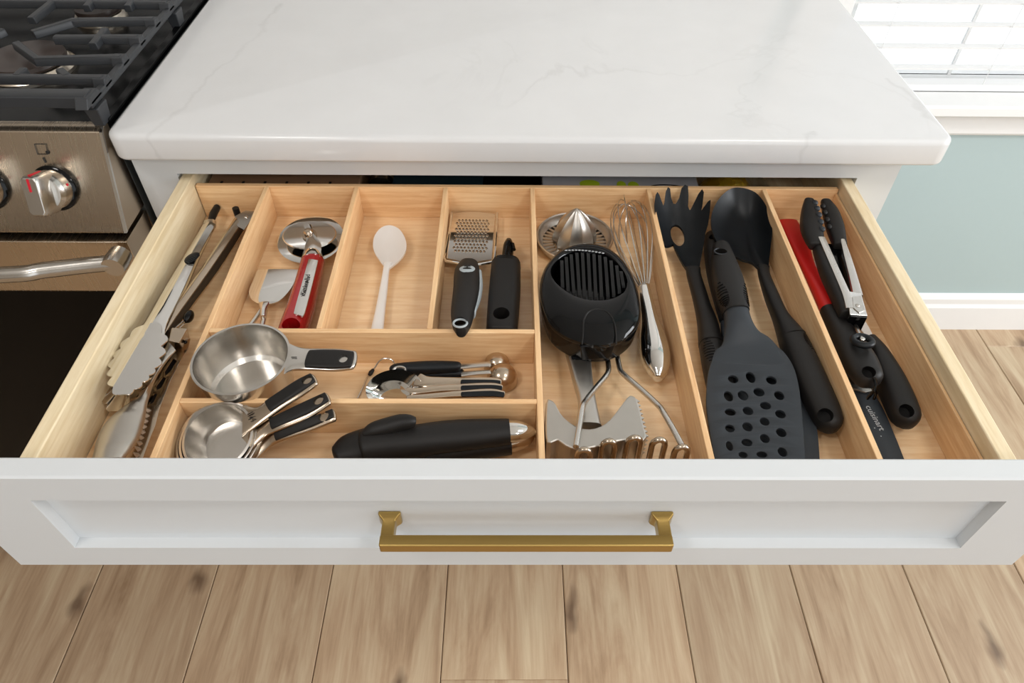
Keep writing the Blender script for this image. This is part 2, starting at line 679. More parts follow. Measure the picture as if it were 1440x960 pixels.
def struct(name, mb, material, parent=None, **k):
    o = obj(name, mb, material, parent, **k)
    if not parent:
        o['kind'] = 'structure'
    return o


def cut(o, cutters):
    """real holes: boolean difference, baked"""
    for mb in cutters:
        c = bpy.data.objects.new('cutter', mesh_of('cutter', mb, WL[o.name], 0))
        COL.objects.link(c)
        c.matrix_world = Matrix.Translation(WL[o.name])
        bpy.context.view_layer.update()
        md = o.modifiers.new('cut', 'BOOLEAN')
        md.operation, md.solver, md.object = 'DIFFERENCE', 'EXACT', c
        dg = bpy.context.evaluated_depsgraph_get()
        me = bpy.data.meshes.new_from_object(o.evaluated_get(dg))
        o.modifiers.remove(md)
        old = o.data
        o.data = me
        bpy.data.meshes.remove(old)
        bpy.data.objects.remove(c)
        me.shade_smooth()
        me.set_sharp_from_angle(angle=math.radians(38))
    return o


def hole(c, rx, ry, depth=0.06, n=20, axis=(0, 0, 1)):
    c = V(c)
    mb = MB()
    if axis == (0, 0, 1):
        mb.rings([[V((c.x + rx * math.cos(q), c.y + ry * math.sin(q), c.z + h)) for q in [2 * math.pi * k / n for k in range(n)]] for h in (-depth, depth)])
    else:
        mb.lathe([(rx, -depth), (rx, depth)], c, n, axis)
    return mb


def tilt_hole(c, r, depth=0.014):
    """hanging hole sunk square to the sloping face of a handle end"""
    return MB().lathe([(r, -depth), (r, 0.03)], c, 24, (-0.26, -0.42, 0.86))


def plate(outline, holes, th, bevel=0.0, z=None):
    """flat plate with real holes; outline: 3-D points (z of the top face taken from z or the first point)"""
    cu = bpy.data.curves.new('plate', 'CURVE')
    cu.dimensions, cu.fill_mode = '2D', 'BOTH'
    cu.extrude = max(1e-5, th / 2 - bevel)
    cu.bevel_depth, cu.bevel_resolution = bevel, 1
    for poly in [outline] + list(holes):
        sp = cu.splines.new('POLY')
        sp.points.add(len(poly) - 1)
        for q, p in zip(sp.points, poly):
            q.co = (p[0], p[1], 0, 1)
        sp.use_cyclic_u = True
    o = bpy.data.objects.new('plate', cu)
    COL.objects.link(o)
    bpy.context.view_layer.update()
    dg = bpy.context.evaluated_depsgraph_get()
    me = bpy.data.meshes.new_from_object(o.evaluated_get(dg))
    zt = z if z is not None else outline[0][2]
    mb = MB()
    mb.add([V((p.co.x, p.co.y, p.co.z + zt - th / 2)) for p in me.vertices], [tuple(f.vertices) for f in me.polygons])
    bpy.data.objects.remove(o)
    bpy.data.curves.remove(cu)
    bpy.data.meshes.remove(me)
    return mb


def circ(c, rx, ry, n=16):
    return [V((c[0] + rx * math.cos(2 * math.pi * k / n), c[1] + ry * math.sin(2 * math.pi * k / n), 0)) for k in range(n)]


def text(name, body, size, origin, xdir, ydir, material, parent, th=0.0004):
    """raised lettering: baseline starts at origin, runs along xdir, letters stand along ydir"""
    cu = bpy.data.curves.new(name, 'FONT')
    cu.body, cu.size, cu.extrude = body, size, th / 2
    cu.align_x = 'CENTER'
    cu.align_y = 'CENTER'
    cu.resolution_u = 3
    t = bpy.data.objects.new(name, cu)
    COL.objects.link(t)
    bpy.context.view_layer.update()
    me = bpy.data.meshes.new_from_object(t.evaluated_get(bpy.context.evaluated_depsgraph_get()))
    bpy.data.objects.remove(t)
    bpy.data.curves.remove(cu)
    x = V(xdir).normalized()
    y = V(ydir)
    y = (y - x * y.dot(x)).normalized()
    zz = x.cross(y)
    mb = MB()
    mb.add([V(origin) + x * p.co.x + y * p.co.y + zz * p.co.z for p in me.vertices], [tuple(f.vertices) for f in me.polygons])
    bpy.data.meshes.remove(me)
    return obj(name, mb, material, parent, smooth=0)


# ================================================================== THE ROOM
XL, XR, YF, YB, ZC = -2.4, 3.0, -3.4, 0.592, 2.5
struct('ceiling', MB().box((XL, YF, ZC), (XR, YB, ZC + 0.1)), M['ceiling'], smooth=0)
ZS = (0.9431, 0.536, 0.6368)[2] + 0.020                     # top of the window sill
ZR = ZS + 0.0012                                     # underside of the blind's bottom rail
wx0, wx1, wz0, wz1 = 0.605, 1.75, ZS, 2.0          # window opening in the rear wall
mb = MB()
mb.box((XL, YB, 0), (wx0, YB + 0.14, ZC)).box((wx1, YB, 0), (XR, YB + 0.14, ZC))
mb.box((wx0, YB, 0), (wx1, YB + 0.14, wz0 - 0.02)).box((wx0, YB, wz1), (wx1, YB + 0.14, ZC))
struct('wall_back', mb, M['wall'], smooth=0)
# pale splashback slab on the wall behind worktop and range, up to the ceiling line
struct('trim_1', MB().box((XL, YB - 0.008, 0.9145), (0.49, YB - 0.0005, ZC - 0.001)), M['splash'], smooth=0)
struct('wall_left', MB().box((XL - 0.1, YF, 0), (XL, YB + 0.14, ZC)), M['wall_tan'], smooth=0)
mb = MB()
mb.box((XR, YF, 0), (XR + 0.1, -1.9, ZC)).box((XR, 0.1, 0), (XR + 0.1, YB + 0.14, ZC)).box((XR, -1.9, 2.3), (XR + 0.1, 0.1, ZC)).box((XR, -1.9, 0), (XR + 0.1, 0.1, 0.75))
struct('wall_right', mb, M['wall_far'], smooth=0)
mb = MB()
mb.box((XL, YF - 0.1, 0), (-1.1, YF, ZC)).box((1.9, YF - 0.1, 0), (XR, YF, ZC)).box((-1.1, YF - 0.1, 2.3), (1.9, YF, ZC))
struct('wall_front', mb, M['wall_far'], smooth=0)

# floor: sub-base with every plank a piece of its own
floor = struct('floor', MB().box((XL, YF, -0.03), (XR, YB, -0.006)), M['gap'], smooth=0)
PW, PL = 0.228, 1.42
plank_mesh = {}
x0 = 0.0966
for c in range(-8, 10):
    xa = x0 + (c - 0.0) * PW
    if c == -1:
        off = -0.3042
    else:
        off = (-0.3042 + (0.62, 0.93, 0.55, 1.1, 0.4, 0.82)[c % 6]) 
    k0 = -3
    for k in range(-3, 3):
        ya, yb = off + k * PL, off + (k + 1) * PL
        ya, yb = max(ya, YF + 0.001), min(yb, YB - 0.002)
        if yb - ya < 0.05 or yb < -1.6:
            continue
        key = round(yb - ya, 4)
        if key not in plank_mesh:
            L2 = (yb - ya) / 2
            w2, bv = PW / 2 - 0.0007, 0.0016
            low = [(-w2, -L2, -0.006), (w2, -L2, -0.006), (w2, L2, -0.006), (-w2, L2, -0.006)]
            mid = [(p[0], p[1], -bv) for p in low]
            top = [(math.copysign(w2 - bv, p[0]), math.copysign(L2 - bv, p[1]), 0) for p in low]
            plank_mesh[key] = mesh_of('plank', MB().rings([[V(p) for p in r] for r in (low, mid, top)]), V((0, 0, 0)), 0)
            plank_mesh[key].materials.append(M['oak'])
        p = bpy.data.objects.new('plank', plank_mesh[key])
        COL.objects.link(p)
        p.parent = floor
        p.location = (xa + PW / 2, (ya + yb) / 2, 0)
WL['floor'] = V((0, 0, 0))

# baseboard with a stepped moulding
prof = [(0, 0), (0.016, 0), (0.016, 0.078), (0.011, 0.088), (0.011, 0.104), (0.006, 0.114), (0, 0.117)]
rs = [[V((x, YB - d, z)) for d, z in prof] for x in (0.45, XR)]
struct('baseboard_back', MB().rings(rs), M['white'], smooth=0)

# window: frame, sash bars, panes, sill and apron
win = bpy.data.objects.new('window_1', None)
COL.objects.link(win)
win['kind'] = 'structure'
win.location = ((wx0 + wx1) / 2, YB, wz0)
WL['window_1'] = win.location.copy()
fy0, fy1 = YB + 0.055, YB + 0.1
mb = MB()
mb.box((wx0, fy0, wz0), (wx0 + 0.045, fy1, wz1)).box((wx1 - 0.045, fy0, wz0), (wx1, fy1, wz1)).box((wx0, fy0, wz0 - 0.018), (wx1, fy1, wz0 + 0.006)).box((wx0, fy0, wz1 - 0.045), (wx1, fy1, wz1))
obj('window_frame', mb, M['white'], win, smooth=0, bevel=0.002)
obj('mullion', MB().box((0.889, fy0 + 0.012, wz0 + 0.006), (0.895, fy0 + 0.018, wz1 - 0.045)), M['white'], win, smooth=0)
obj('mullion', MB().box((1.308, fy0 + 0.012, wz0 + 0.006), (1.314, fy0 + 0.018, wz1 - 0.045)), M['white'], win, smooth=0)
for a, b in ((wx0 + 0.045, 0.8889), (0.8951, 1.3079), (1.3141, wx1 - 0.045)):
    obj('pane', MB().box((a, fy0 + 0.013, wz0 + 0.006), (b, fy0 + 0.017, wz1 - 0.045)), M['pane'], win, smooth=0)
prof = [(-0.004, ZS), (0.052, ZS), (0.056, ZS - 0.004), (0.056, ZS - 0.020), (0.05, ZS - 0.025), (0.022, ZS - 0.029), (0.014, ZS - 0.038), (0.014, 0.576), (0.010, 0.570), (-0.004, 0.570)]
sl = [[V((x, YB - d, z)) for d, z in prof] for x in (0.50, wx1 + 0.1)]
obj('window_sill', MB().rings(sl), M['white'], win, smooth=0)
obj('sill_board', MB().box((wx0, YB - 0.001, wz0 - 0.02), (wx1, fy0, wz0 - 0.001)), M['white'], win, smooth=0)
obj('casing', MB().box((wx0 - 0.075, YB - 0.014, ZS), (wx0 + 0.004, YB + 0.001, wz1 + 0.06)), M['white'], win, smooth=0, bevel=0.002)

# venetian blind
bl = thing('window_blind', 'white horizontal slat blind lowered over the bright window at the right', 'blind', (1.17, YB + 0.03, wz0))
yc = YB + 0.022
bx0, bx1 = wx0 + 0.012, wx1 - 0.012
obj('bottom_rail', MB().box((bx0, yc - 0.018, ZR), (bx1, yc + 0.014, ZR + 0.0135)), M['slat'], bl, smooth=0, bevel=0.002)
slm = MB()
for z in [(0.9384, 0.597, 0.703)[2] + 0.0411 * k for k in range(28)]:
    sec = [(-0.013, -0.002), (-0.006, 0.0003), (0, 0.001), (0.006, 0.0003), (0.013, -0.002)]
    r0 = [V((bx0, yc + d, z + h - d * 0.12)) for d, h in sec] + [V((bx0, yc + d, z + h - 0.0028 - d * 0.12)) for d, h in reversed(sec)]
    r1 = [V((bx1, p.y, p.z)) for p in r0]
    obj('slat', MB().rings([r0, r1]), M['slat'], bl, smooth=40)
for x in (0.70, 0.93, 1.17, 1.45):
    obj('ladder_cord', MB().tube([(x, yc - 0.0145, ZR + 0.013), (x, yc - 0.0145, 1.85)], 0.0007, 5), M['slat'], bl)
obj('head_rail', MB().box((bx0, yc - 0.025, 1.86), (bx1, yc + 0.025, 1.91)), M['slat'], bl, smooth=0)

# ================================================================== CABINET, DRAWER, WORKTOP
cab = thing('base_cabinet', 'white painted base cabinet with its top drawer pulled out', 'cabinet', (0, 0.28, 0))
HW = 0.457
mb = MB()
mb.box((-HW, 0.0, 0.10), (-HW + 0.018, 0.585, 0.8814)).box((HW - 0.018, 0.0, 0.10), (HW, 0.585, 0.8814))
mb.box((-HW, 0.57, 0.10), (HW, 0.585, 0.8814)).box((-HW, 0.02, 0.10), (HW, 0.585, 0.118))
obj('body', mb, M['cabinet'], cab, smooth=0)
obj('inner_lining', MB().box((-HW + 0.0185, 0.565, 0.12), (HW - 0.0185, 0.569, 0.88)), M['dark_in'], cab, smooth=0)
mb = MB()
mb.box((-HW, -0.0005, 0.8462), (HW, 0.019, 0.8814))
obj('top_rail', mb, M['cabinet'], cab, smooth=0)
obj('middle_rail', MB().box((-0.41, 0, 0.69), (0.41, 0.019, 0.712)), M['cabinet'], cab, smooth=0)
for s in (-1, 1):
    a, b = sorted((s * HW, s * 0.41))
    obj('stile', MB().box((a, -0.0004, 0.10), (b, 0.0191, 0.8814)), M['cabinet'], cab, smooth=0)
obj('toe_kick', MB().box((-HW, 0.06, 0), (HW, 0.075, 0.1)), M['cabinet'], cab, smooth=0)


def shaker(x0, x1, z0, z1, yf, th, rail, dep):
    """one routed panel: front face with a square recess"""
    mb = MB()
    xa, xb, za, zb = x0 + rail, x1 - rail, z0 + rail, z1 - rail
    out = [(x0, z0), (x1, z0), (x1, z1), (x0, z1)]
    inn = [(xa, za), (xb, za), (xb, zb), (xa, zb)]
    e = 0.0015
    oute = [(x0 + e, z0 + e), (x1 - e, z0 + e), (x1 - e, z1 - e), (x0 + e, z1 - e)]
    P = lambda q, y: [V((x, y, z)) for x, z in q]
    mb.rings([P(out, yf + th), P(out, yf + e), P(oute, yf), P(inn, yf), P(inn, yf + dep)])
    return mb


for a, b in ((-0.452, -0.002), (0.002, 0.452)):
    d = obj('door', shaker(a, b, 0.112, 0.694, -0.0205, 0.0195, 0.06, 0.009), M['cabinet'], cab, smooth=0)
    kx = -0.03 if b < 0 else 0.03
    obj('knob', MB().lathe([(0.006, 0), (0.005, -0.012), (0.014, -0.018), (0.013, -0.025), (0.001, -0.027)], (kx, -0.0205, 0.63), 20, (0, 1, 0)), M['brass'], d)

# the drawer: its face is the drawer's own mesh
YD = -0.4313
mb = MB()
ZD0, ZD1, XD = 0.7110, 0.8584, 0.4573
rx, rz0, rz1, dp = 0.3921, 0.7454, 0.8252, 0.010
e = 0.0018
P = lambda q, y: [V((x, y, z)) for x, z in q]
rect = lambda x, z0, z1: [(-x, z0), (x, z0), (x, z1), (-x, z1)]
mb.rings([P(rect(XD - e, ZD0 + e, ZD1 - e), YD + 0.0193), P(rect(XD, ZD0, ZD1), YD + 0.0193 - e), P(rect(XD, ZD0, ZD1), YD + e), P(rect(XD - e, ZD0 + e, ZD1 - e), YD), P(rect(rx, rz0, rz1), YD), P(rect(rx, rz0, rz1), YD + dp)])
drawer = obj('drawer', mb, M['cabinet'], cab, smooth=0)
yi = YD + 0.0195
for s in (-1, 1):
    a, b = sorted((s * 0.4068, s * 0.3925))
    obj('drawer_side', MB().box((a, yi, 0.765), (b, 0.12, 0.8418)), M['maple_y'], drawer, smooth=0, bevel=0.0015)
obj('drawer_inner_front', MB().box((-0.3923, yi, 0.765), (0.3923, yi + 0.010, 0.8360)), M['beech_x'], drawer, smooth=0)
obj('drawer_back', MB().box((-0.3923, 0.107, 0.765), (0.3923, 0.12, 0.8415)), M['beech_x'], drawer, smooth=0)
obj('drawer_bottom', MB().box((-0.3923, yi + 0.0122, 0.768), (0.3923, 0.1068, 0.775)), M['maple_y'], drawer, smooth=0)
# brass bar pull
mb = MB()
zb0, zb1 = 0.7785, 0.7905
for sx, x in ((1, -0.1115), (-1, 0.1195)):
    mb.rings([[V((x + a * w, y, 0.784 + b * h)) for a, b in ((-1, -1), (1, -1), (1, 1), (-1, 1))] for y, w, h in ((YD + dp, 0.0095, 0.0085), (YD + dp - 0.003, 0.0095, 0.0085), (YD + dp - 0.0075, 0.0055, 0.006), (-0.4445, 0.0055, 0.006))])
bar = MB().box((-0.1172, -0.4522, zb0), (0.1252, -0.4422, zb1))
mb.add(bar.v, bar.f)
obj('drawer_handle', mb, M['brass'], drawer, smooth=0, bevel=0.0013)

# worktop with eased, rounded edge
ct = MB()
cx0, cx1, cy0, cy1, rc = -0.4590, 0.4885, -0.0303, 0.590, 0.017


def ct_ring(ins, z):
    pts = []
    for (px, py, a0) in ((cx1 - rc, cy0 + rc, -90), (cx1 - 0.004, cy1 - 0.004, 0), (cx0 + 0.004, cy1 - 0.004, 90), (cx0 + rc, cy0 + rc, 180)):
        r = (rc if py < 0 else 0.004) - ins
        for k in range(7):
            q = math.radians(a0 + 15 * k)
            pts.append(V((px + max(r, 0.0002) * math.cos(q), py + max(r, 0.0002) * math.sin(q), z)))
    return pts


R = 0.007
rr = [ct_ring(R * 0.4, 0.8815), ct_ring(R * 0.1, 0.8835), ct_ring(0, 0.8855)]
for k in range(0, 6):
    q = math.radians(18 * k)
    rr.append(ct_ring(R * (1 - math.cos(q)), 0.914 - R + R * math.sin(q)))
wt = obj('countertop', ct.rings(rr), M['quartz'], None, smooth=50, loc=(0.015, 0.28, 0.8815))
wt['label'] = 'white quartz countertop with faint grey veins above the open drawer'
wt['category'] = 'countertop'

# ================================================================== ORGANIZER
F = 0.787                        # top of the organizer base
TOP = 0.832
org = thing('drawer_organizer', 'beech drawer insert with dividers filling the open drawer', 'organizer', (0, -0.2, 0.775))
ox, oy0, oy1, t = 0.3915, -0.3975, 0.002, 0.0055
obj('base_panel', MB().box((-ox, oy0, 0.7752), (ox, oy1, F)), M['beech_floor'], org, smooth=0)
obj('back_panel', MB().box((-ox, -0.0045, F), (ox, oy1, TOP)), M['beech_x'], org, smooth=0, bevel=0.0008)
obj('side_panel', MB().box((ox - 0.003, oy0, F), (ox, -0.0046, 0.8262)), M['beech_y'], org, smooth=0, bevel=0.0008)
dx = {}
for nm, x, y0, y1 in (('a', -0.3052, oy0, -0.0047), ('b', -0.1968, -0.2445, -0.0047), ('c', -0.0888, -0.2445, -0.0047), ('d', 0.0166, oy0, -0.0047), ('e', 0.1582, oy0, -0.0047), ('f', 0.2995, oy0, -0.0047)):
    dx[nm] = x
    obj('divider', MB().box((x - t / 2, y0, F), (x + t / 2, y1, TOP)), M['beech_y'], org, smooth=0, bevel=0.0008)
for y in (-0.2475, -0.3345):
    obj('cross_divider', MB().box((dx['a'] + t / 2, y - t / 2, F), (dx['d'] - t / 2, y + t / 2, TOP)), M['beech_x'], org, smooth=0, bevel=0.0008)
# ================================================================== GAS RANGE
XRG, XLG = -0.4655, -1.2275
rng = thing('gas_range', 'stainless steel gas range with black cooktop left of the cabinet', 'range', (-0.8465, 0.27, 0))
obj('body', MB().box((XLG, 0.0, 0.03), (XRG, 0.58, 0.9045)), M['range_side'], rng, smooth=0)
obj('cooktop', MB().box((XLG, 0.0, 0.9046), (XRG, 0.58, 0.9125)).box((XRG - 0.006, 0.001, 0.9125), (XRG + 0.0035, 0.58, 0.9165)), M['enamel'], rng, smooth=0, bevel=0.001)
PY = lambda z: -0.018 - (0.912 - z) * 0.367
panel_prof = [(0.001, 0.9135), (-0.012, 0.9135), (-0.018, 0.9105), (-0.058, 0.8035), (-0.0578, 0.801), (0.0, 0.801)]
obj('control_panel', MB().rings([[V((x, y, z)) for y, z in panel_prof] for x in (XLG, XRG)]), M['range_steel'], rng, smooth=0, bevel=0.001)
obj('panel_end_trim', MB().rings([[V((x, y, z)) for y, z in ((-0.012, 0.9145), (-0.0195, 0.911), (-0.0595, 0.8025), (-0.056, 0.8025), (-0.016, 0.9105))] for x in (XRG - 0.002, XRG + 0.0012)]), M['chrome'], rng, smooth=0)
# oven door with window, and the strip under it
mb = MB().box((XLG, -0.066, 0.716), (XRG, -0.002, 0.7945)).box((XLG, -0.066, 0.2), (XLG + 0.03, -0.002, 0.716)).box((XRG - 0.004, -0.066, 0.2), (XRG, -0.002, 0.716)).box((XLG, -0.066, 0.17), (XRG, -0.002, 0.2))
dr = obj('oven_door', mb, M['range_steel'], rng, smooth=0, bevel=0.001)
obj('door_window', MB().box((XLG + 0.0301, -0.0645, 0.2001), (XRG - 0.0041, -0.004, 0.7159)), M['oven_glass'], dr, smooth=0)
hp = [(-0.4724, -0.0911, 0.784), (-0.5067, -0.0953, 0.783), (-0.5529, -0.1033, 0.782), (-0.599, -0.1106, 0.781)]
xs = -0.8465
full = [V(p) for p in hp] + [V((xs, hp[3][1] - 0.014, hp[3][2]))] + [V((2 * xs - p[0], p[1], p[2])) for p in reversed(hp)]
mb = MB().tube(smooth_pts(full, 4), 0.0095, 14)
for q in (full[0], full[-1]):
    mb.lathe([(0.0125, 0), (0.0135, (-0.066 - q.y) * 0.4), (0.0125, -0.066 - q.y)], (q.x, q.y - 0.0095, q.z), 24, (0, 1, 0))
obj('door_handle', mb, M['steel'], dr, smooth=40)
obj('drawer_panel', MB().box((XLG, -0.06, 0.04), (XRG, -0.002, 0.165)), M['range_steel'], rng, smooth=0, bevel=0.001)
# burners
for (bx, by), r in (((-0.6093, 0.1273, 0.918)[:2], 0.046), ((-0.5846, 0.2824, 0.925)[:2], 0.03), ((-0.86, 0.3), 0.05), ((-1.08, 0.13), 0.04), ((-1.08, 0.42), 0.04)):
    b = obj('burner', MB().lathe([(r * 1.15, 0), (r * 1.15, 0.004), (r * 1.02, 0.010), (r * 0.7, 0.011)], (bx, by, 0.9126), 36), M['alu'], rng)
    obj('burner_cap', MB().lathe([(r * 0.96, 0), (r, 0.003), (r * 0.97, 0.007), (r * 0.3, 0.0085)], (bx, by, 0.9235), 36), M['burner'], b)
# printed burner symbol on the control panel
on = lambda p: V((p[0], PY(p[2]) - 0.0006, p[2]))
sq = [on(p) for p in ((-0.543, -0.024, 0.8986), (-0.5303, -0.024, 0.8987), (-0.5311, -0.027, 0.8883), (-0.5426, -0.027, 0.8882))]
mb = MB().tube(sq, 0.0005, 5, close=True)
mb.ell(on((-0.531, -0.027, 0.8901)), 0.0022, 0.0006, 0.0022, 12, 6)
mb.tube([on((-0.5375, -0.028, 0.8848)), on((-0.5363, -0.031, 0.8793))], 0.0009, 6)
obj('printed_symbol', mb, M['black_ink'], rng)
nrm = V((0, -0.939, 0.344))
upv = V((0, 0.344, 0.939))


def range_knob(c):
    c = on(c)
    k = obj('knob', MB().lathe([(0.0225, 0.004), (0.0215, 0.017), (0.0205, 0.0185), (0.0185, 0.0235), (0.016, 0.024)], c, 40, nrm), M['steel'], rng)
    obj('knob_bezel', MB().lathe([(0.026, -0.001), (0.026, 0.003), (0.023, 0.0055)], c, 40, nrm), M['black_gloss'], k)
    g = MB()
    X = V((1, 0, 0))
    rs = []
    for h, w, l in ((0.015, 0.0112, 0.0235), (0.039, 0.0102, 0.0225), (0.043, 0.0085, 0.0205)):
        o_ = c + nrm * h
        rs.append([o_ + X * (a * w) + upv * (b * l) for a, b in ((-1, -0.8), (-0.7, -1), (0.7, -1), (1, -0.8), (1, 0.8), (0.7, 1), (-0.7, 1), (-1, 0.8))])
    g.rings(rs)
    obj('knob_grip', g, M['steel'], k, smooth=0, bevel=0.0012)
    q = c + nrm * 0.0430
    mk = MB().hexa([q + X * a + upv * b for a, b in ((-0.0012, 0.006), (0.0012, 0.006), (0.0012, 0.0204), (-0.0012, 0.0204))], [q + nrm * 0.0006 + X * a + upv * b for a, b in ((-0.0012, 0.006), (0.0012, 0.006), (0.0012, 0.0204), (-0.0012, 0.0204))])
    q2 = c + nrm * 0.028 + upv * 0.0228
    mk.hexa([q2 + X * a + nrm * b for a, b in ((-0.0012, -0.009), (0.0012, -0.009), (0.0012, 0.011), (-0.0012, 0.011))], [q2 + upv * 0.001 + X * a + nrm * b for a, b in ((-0.0012, -0.009), (0.0012, -0.009), (0.0012, 0.011), (-0.0012, 0.011))])
    mk.ell(c + nrm * 0.011 + X * 0.0215 + upv * 0.0065, 0.0008, 0.0016, 0.0018, 8, 6)
    obj('red_mark', mk, M['red_ink'], k, smooth=0)


kc = (-0.5332, -0.039, 0.8525)
for d in (0, -0.079, -0.30, -0.53, -0.61):
    range_knob(V(kc) + V((d, 0, 0)))

# cast iron grate (lifts off, so a thing of its own)
GZ = 0.950
gr = thing('cooktop_grate', 'dark grey cast iron grate standing on the black cooktop', 'grate', (-0.66, 0.27, 0.9126))


def gbar(pts, w=0.0065, h=0.0095, z=GZ):
    mb = MB()
    pts = [V((p[0], p[1], z)) for p in pts]
    rs = []
    for i, p in enumerate(pts):
        a, b = pts[max(0, i - 1)], pts[min(len(pts) - 1, i + 1)]
        s = (b - a).normalized().cross(V((0, 0, 1))) * w
        rs.append([p - s * 1.1 - V((0, 0, h)), p + s * 1.1 - V((0, 0, h)), p + s - V((0, 0, 0.0015)), p + s * 0.75, p - s * 0.75, p - s - V((0, 0, 0.0015))])
    return mb.rings(rs)


RX = -0.4700
XE = -0.90
bars = [gbar([(RX, -0.003), (XE, -0.003)], 0.0105, 0.013), gbar([(RX, 0.036), (XE, 0.036)], 0.0048),
        gbar([(RX, 0.089), (-0.5654, 0.0814, 0.95), (-0.6095, 0.123, 0.95)], 0.0048), gbar([(RX, 0.143), (-0.571, 0.1399, 0.95)], 0.0048),
        gbar([(RX, 0.197), (-0.5705, 0.1911, 0.95), (-0.6043, 0.1537, 0.95)], 0.0048), gbar([(RX, 0.25), (XE, 0.25)], 0.0048),
        gbar([(RX, 0.305), (XE, 0.305)], 0.0048), gbar([(RX, 0.36), (XE, 0.36)], 0.0048), gbar([(RX, 0.42), (XE, 0.42)], 0.0048), gbar([(RX, 0.52), (XE, 0.52)], 0.0105, 0.013)]
for a, b in (((-0.5156, 0.1188, 0.95), (-0.5182, 0.1639, 0.95)), ((-0.5109, 0.0376, 0.95), (-0.5257, 0.0531, 0.95)), ((-0.5668, 0.0366, 0.95), (-0.5664, 0.0541, 0.95)), ((-0.6241, 0.1921, 0.95), (-0.6221, 0.2479, 0.95)), ((-0.5705, 0.2323, 0.95), (-0.5724, 0.2712, 0.95)), ((-0.517, 0.2335, 0.95), (-0.5184, 0.2675, 0.95)), ((-0.6471, 0.1487, 0.95), (-0.642, 0.1592, 0.95))):
    bars.append(gbar([a, b], 0.0046, 0.009, GZ + 0.0006))
for b in bars:
    obj('grate_bar', b, M['iron'], gr, smooth=0, bevel=0.001)
# side rails with the notched rise to each bar, and the feet
for x in (RX, XE):
    sgn = 1 if x == RX else -1
    mb = MB()
    mb.box((x - 0.004, -0.012, 0.935), (x + 0.004, 0.53, 0.9435))
    obj('side_rail', mb, M['iron'], gr, smooth=0, bevel=0.0015)
    for y, w in ((-0.003, 0.0125), (0.036, 0.006), (0.089, 0.006), (0.143, 0.006), (0.197, 0.006), (0.25, 0.006), (0.305, 0.006), (0.36, 0.006), (0.42, 0.006), (0.52, 0.0125)):
        q = [(-1.6, 0.939), (1.6, 0.939), (1.0, GZ - 0.001), (-1.0, GZ - 0.001)]
        obj('bar_end', MB().rings([[V((x + dx_ * sgn, y + a * w, z)) for a, z in q] for dx_ in (-0.010, 0.004)]), M['iron'], gr, smooth=0, bevel=0.001)
    for y in (0.0, 0.26, 0.52):
        obj('foot', MB().rings([[V((x + a * k, y + b * k2, z)) for a, b in ((-1, -1), (1, -1), (1, 1), (-1, 1))] for z, k, k2 in ((0.9127, 0.006, 0.009), (0.935, 0.008, 0.0125))]), M['iron'], gr, smooth=0, bevel=0.0015)

# ================================================================== TOOLS IN THE DRAWER
# ---- left compartment: three steel tongs
T1 = thing('serving_tongs', 'shiny steel serving tongs with scalloped tips and a dark oval grip dot', 'tongs', (-0.345, -0.2, F), 'steel tongs in the left compartment')
left = [(-0.3771, -0.0401, 0.806), (-0.3787, -0.1064, 0.809), (-0.3792, -0.167, 0.813), (-0.3778, -0.2226, 0.818), (-0.3804, -0.2464, 0.82), (-0.3794, -0.2709, 0.82)]
right = [(-0.3628, -0.0455, 0.806), (-0.3635, -0.1062, 0.809), (-0.3595, -0.1668, 0.813), (-0.3561, -0.2255, 0.818), (-0.3485, -0.252, 0.82), (-0.3482, -0.2708, 0.82)]
obj('upper_arm', MB().sheet(left, right, 0.0012, [0.002, 0.002, 0.002, 0.0025, 0.003, 0.002], 8), M['chrome'], T1, smooth=60)


def scallop(pts):
    """outline whose every edge swells outward into a round lobe"""
    pts = [V(p) for p in pts]
    c = sum(pts, V((0, 0, 0))) / len(pts)
    out = []
    for i, a in enumerate(pts):
        b = pts[(i + 1) % len(pts)]
        n_ = (b - a).cross(V((0, 0, 1))).normalized()
        if n_.dot((a + b) / 2 - c) < 0:
            n_ = -n_
        for k in range(6):
            t = k / 6
            out.append(a.lerp(b, t) + n_ * (b - a).length * 0.34 * math.sin(math.pi * t))
    return out


so = scallop([(-0.3753, -0.2306, 0.817), (-0.3846, -0.2454, 0.817), (-0.3879, -0.2608, 0.817), (-0.389, -0.2738, 0.817), (-0.3864, -0.2873, 0.817), (-0.38, -0.2988, 0.817), (-0.3737, -0.3116, 0.817), (-0.3604, -0.3208, 0.817), (-0.3539, -0.3141, 0.817), (-0.3498, -0.3056, 0.817), (-0.3469, -0.2969, 0.817), (-0.3447, -0.288, 0.817), (-0.345, -0.2754, 0.817), (-0.348, -0.2606, 0.817), (-0.3532, -0.2433, 0.817)])
tc_ = V((-0.3611, -0.2808, 0.823))
tn_ = (V((-0.3607, -0.3273, 0.82)) - V((-0.3512, -0.2462, 0.82))).cross(V((0, 0, 1))).normalized()
obj('upper_tip', MB().star((-0.3611, -0.2808, 0.823), 0, so, None, 0.0012, 8, 1.0, lambda p, t: 0.8232 - 0.0022 * ((((p.x - tc_.x) * tn_.x + (p.y - tc_.y) * tn_.y) / 0.022) ** 2)), M['chrome'], T1, smooth=60)
left = [(-0.3814, -0.0295, 0.797), (-0.3849, -0.0944, 0.797), (-0.3873, -0.1529, 0.797), (-0.3898, -0.2047, 0.797), (-0.3937, -0.2304, 0.797), (-0.3948, -0.2615, 0.797)]
right = [(-0.3677, -0.0351, 0.797), (-0.3686, -0.0969, 0.797), (-0.3671, -0.1551, 0.797), (-0.368, -0.2078, 0.797), (-0.3657, -0.2402, 0.797), (-0.3674, -0.2735, 0.797)]
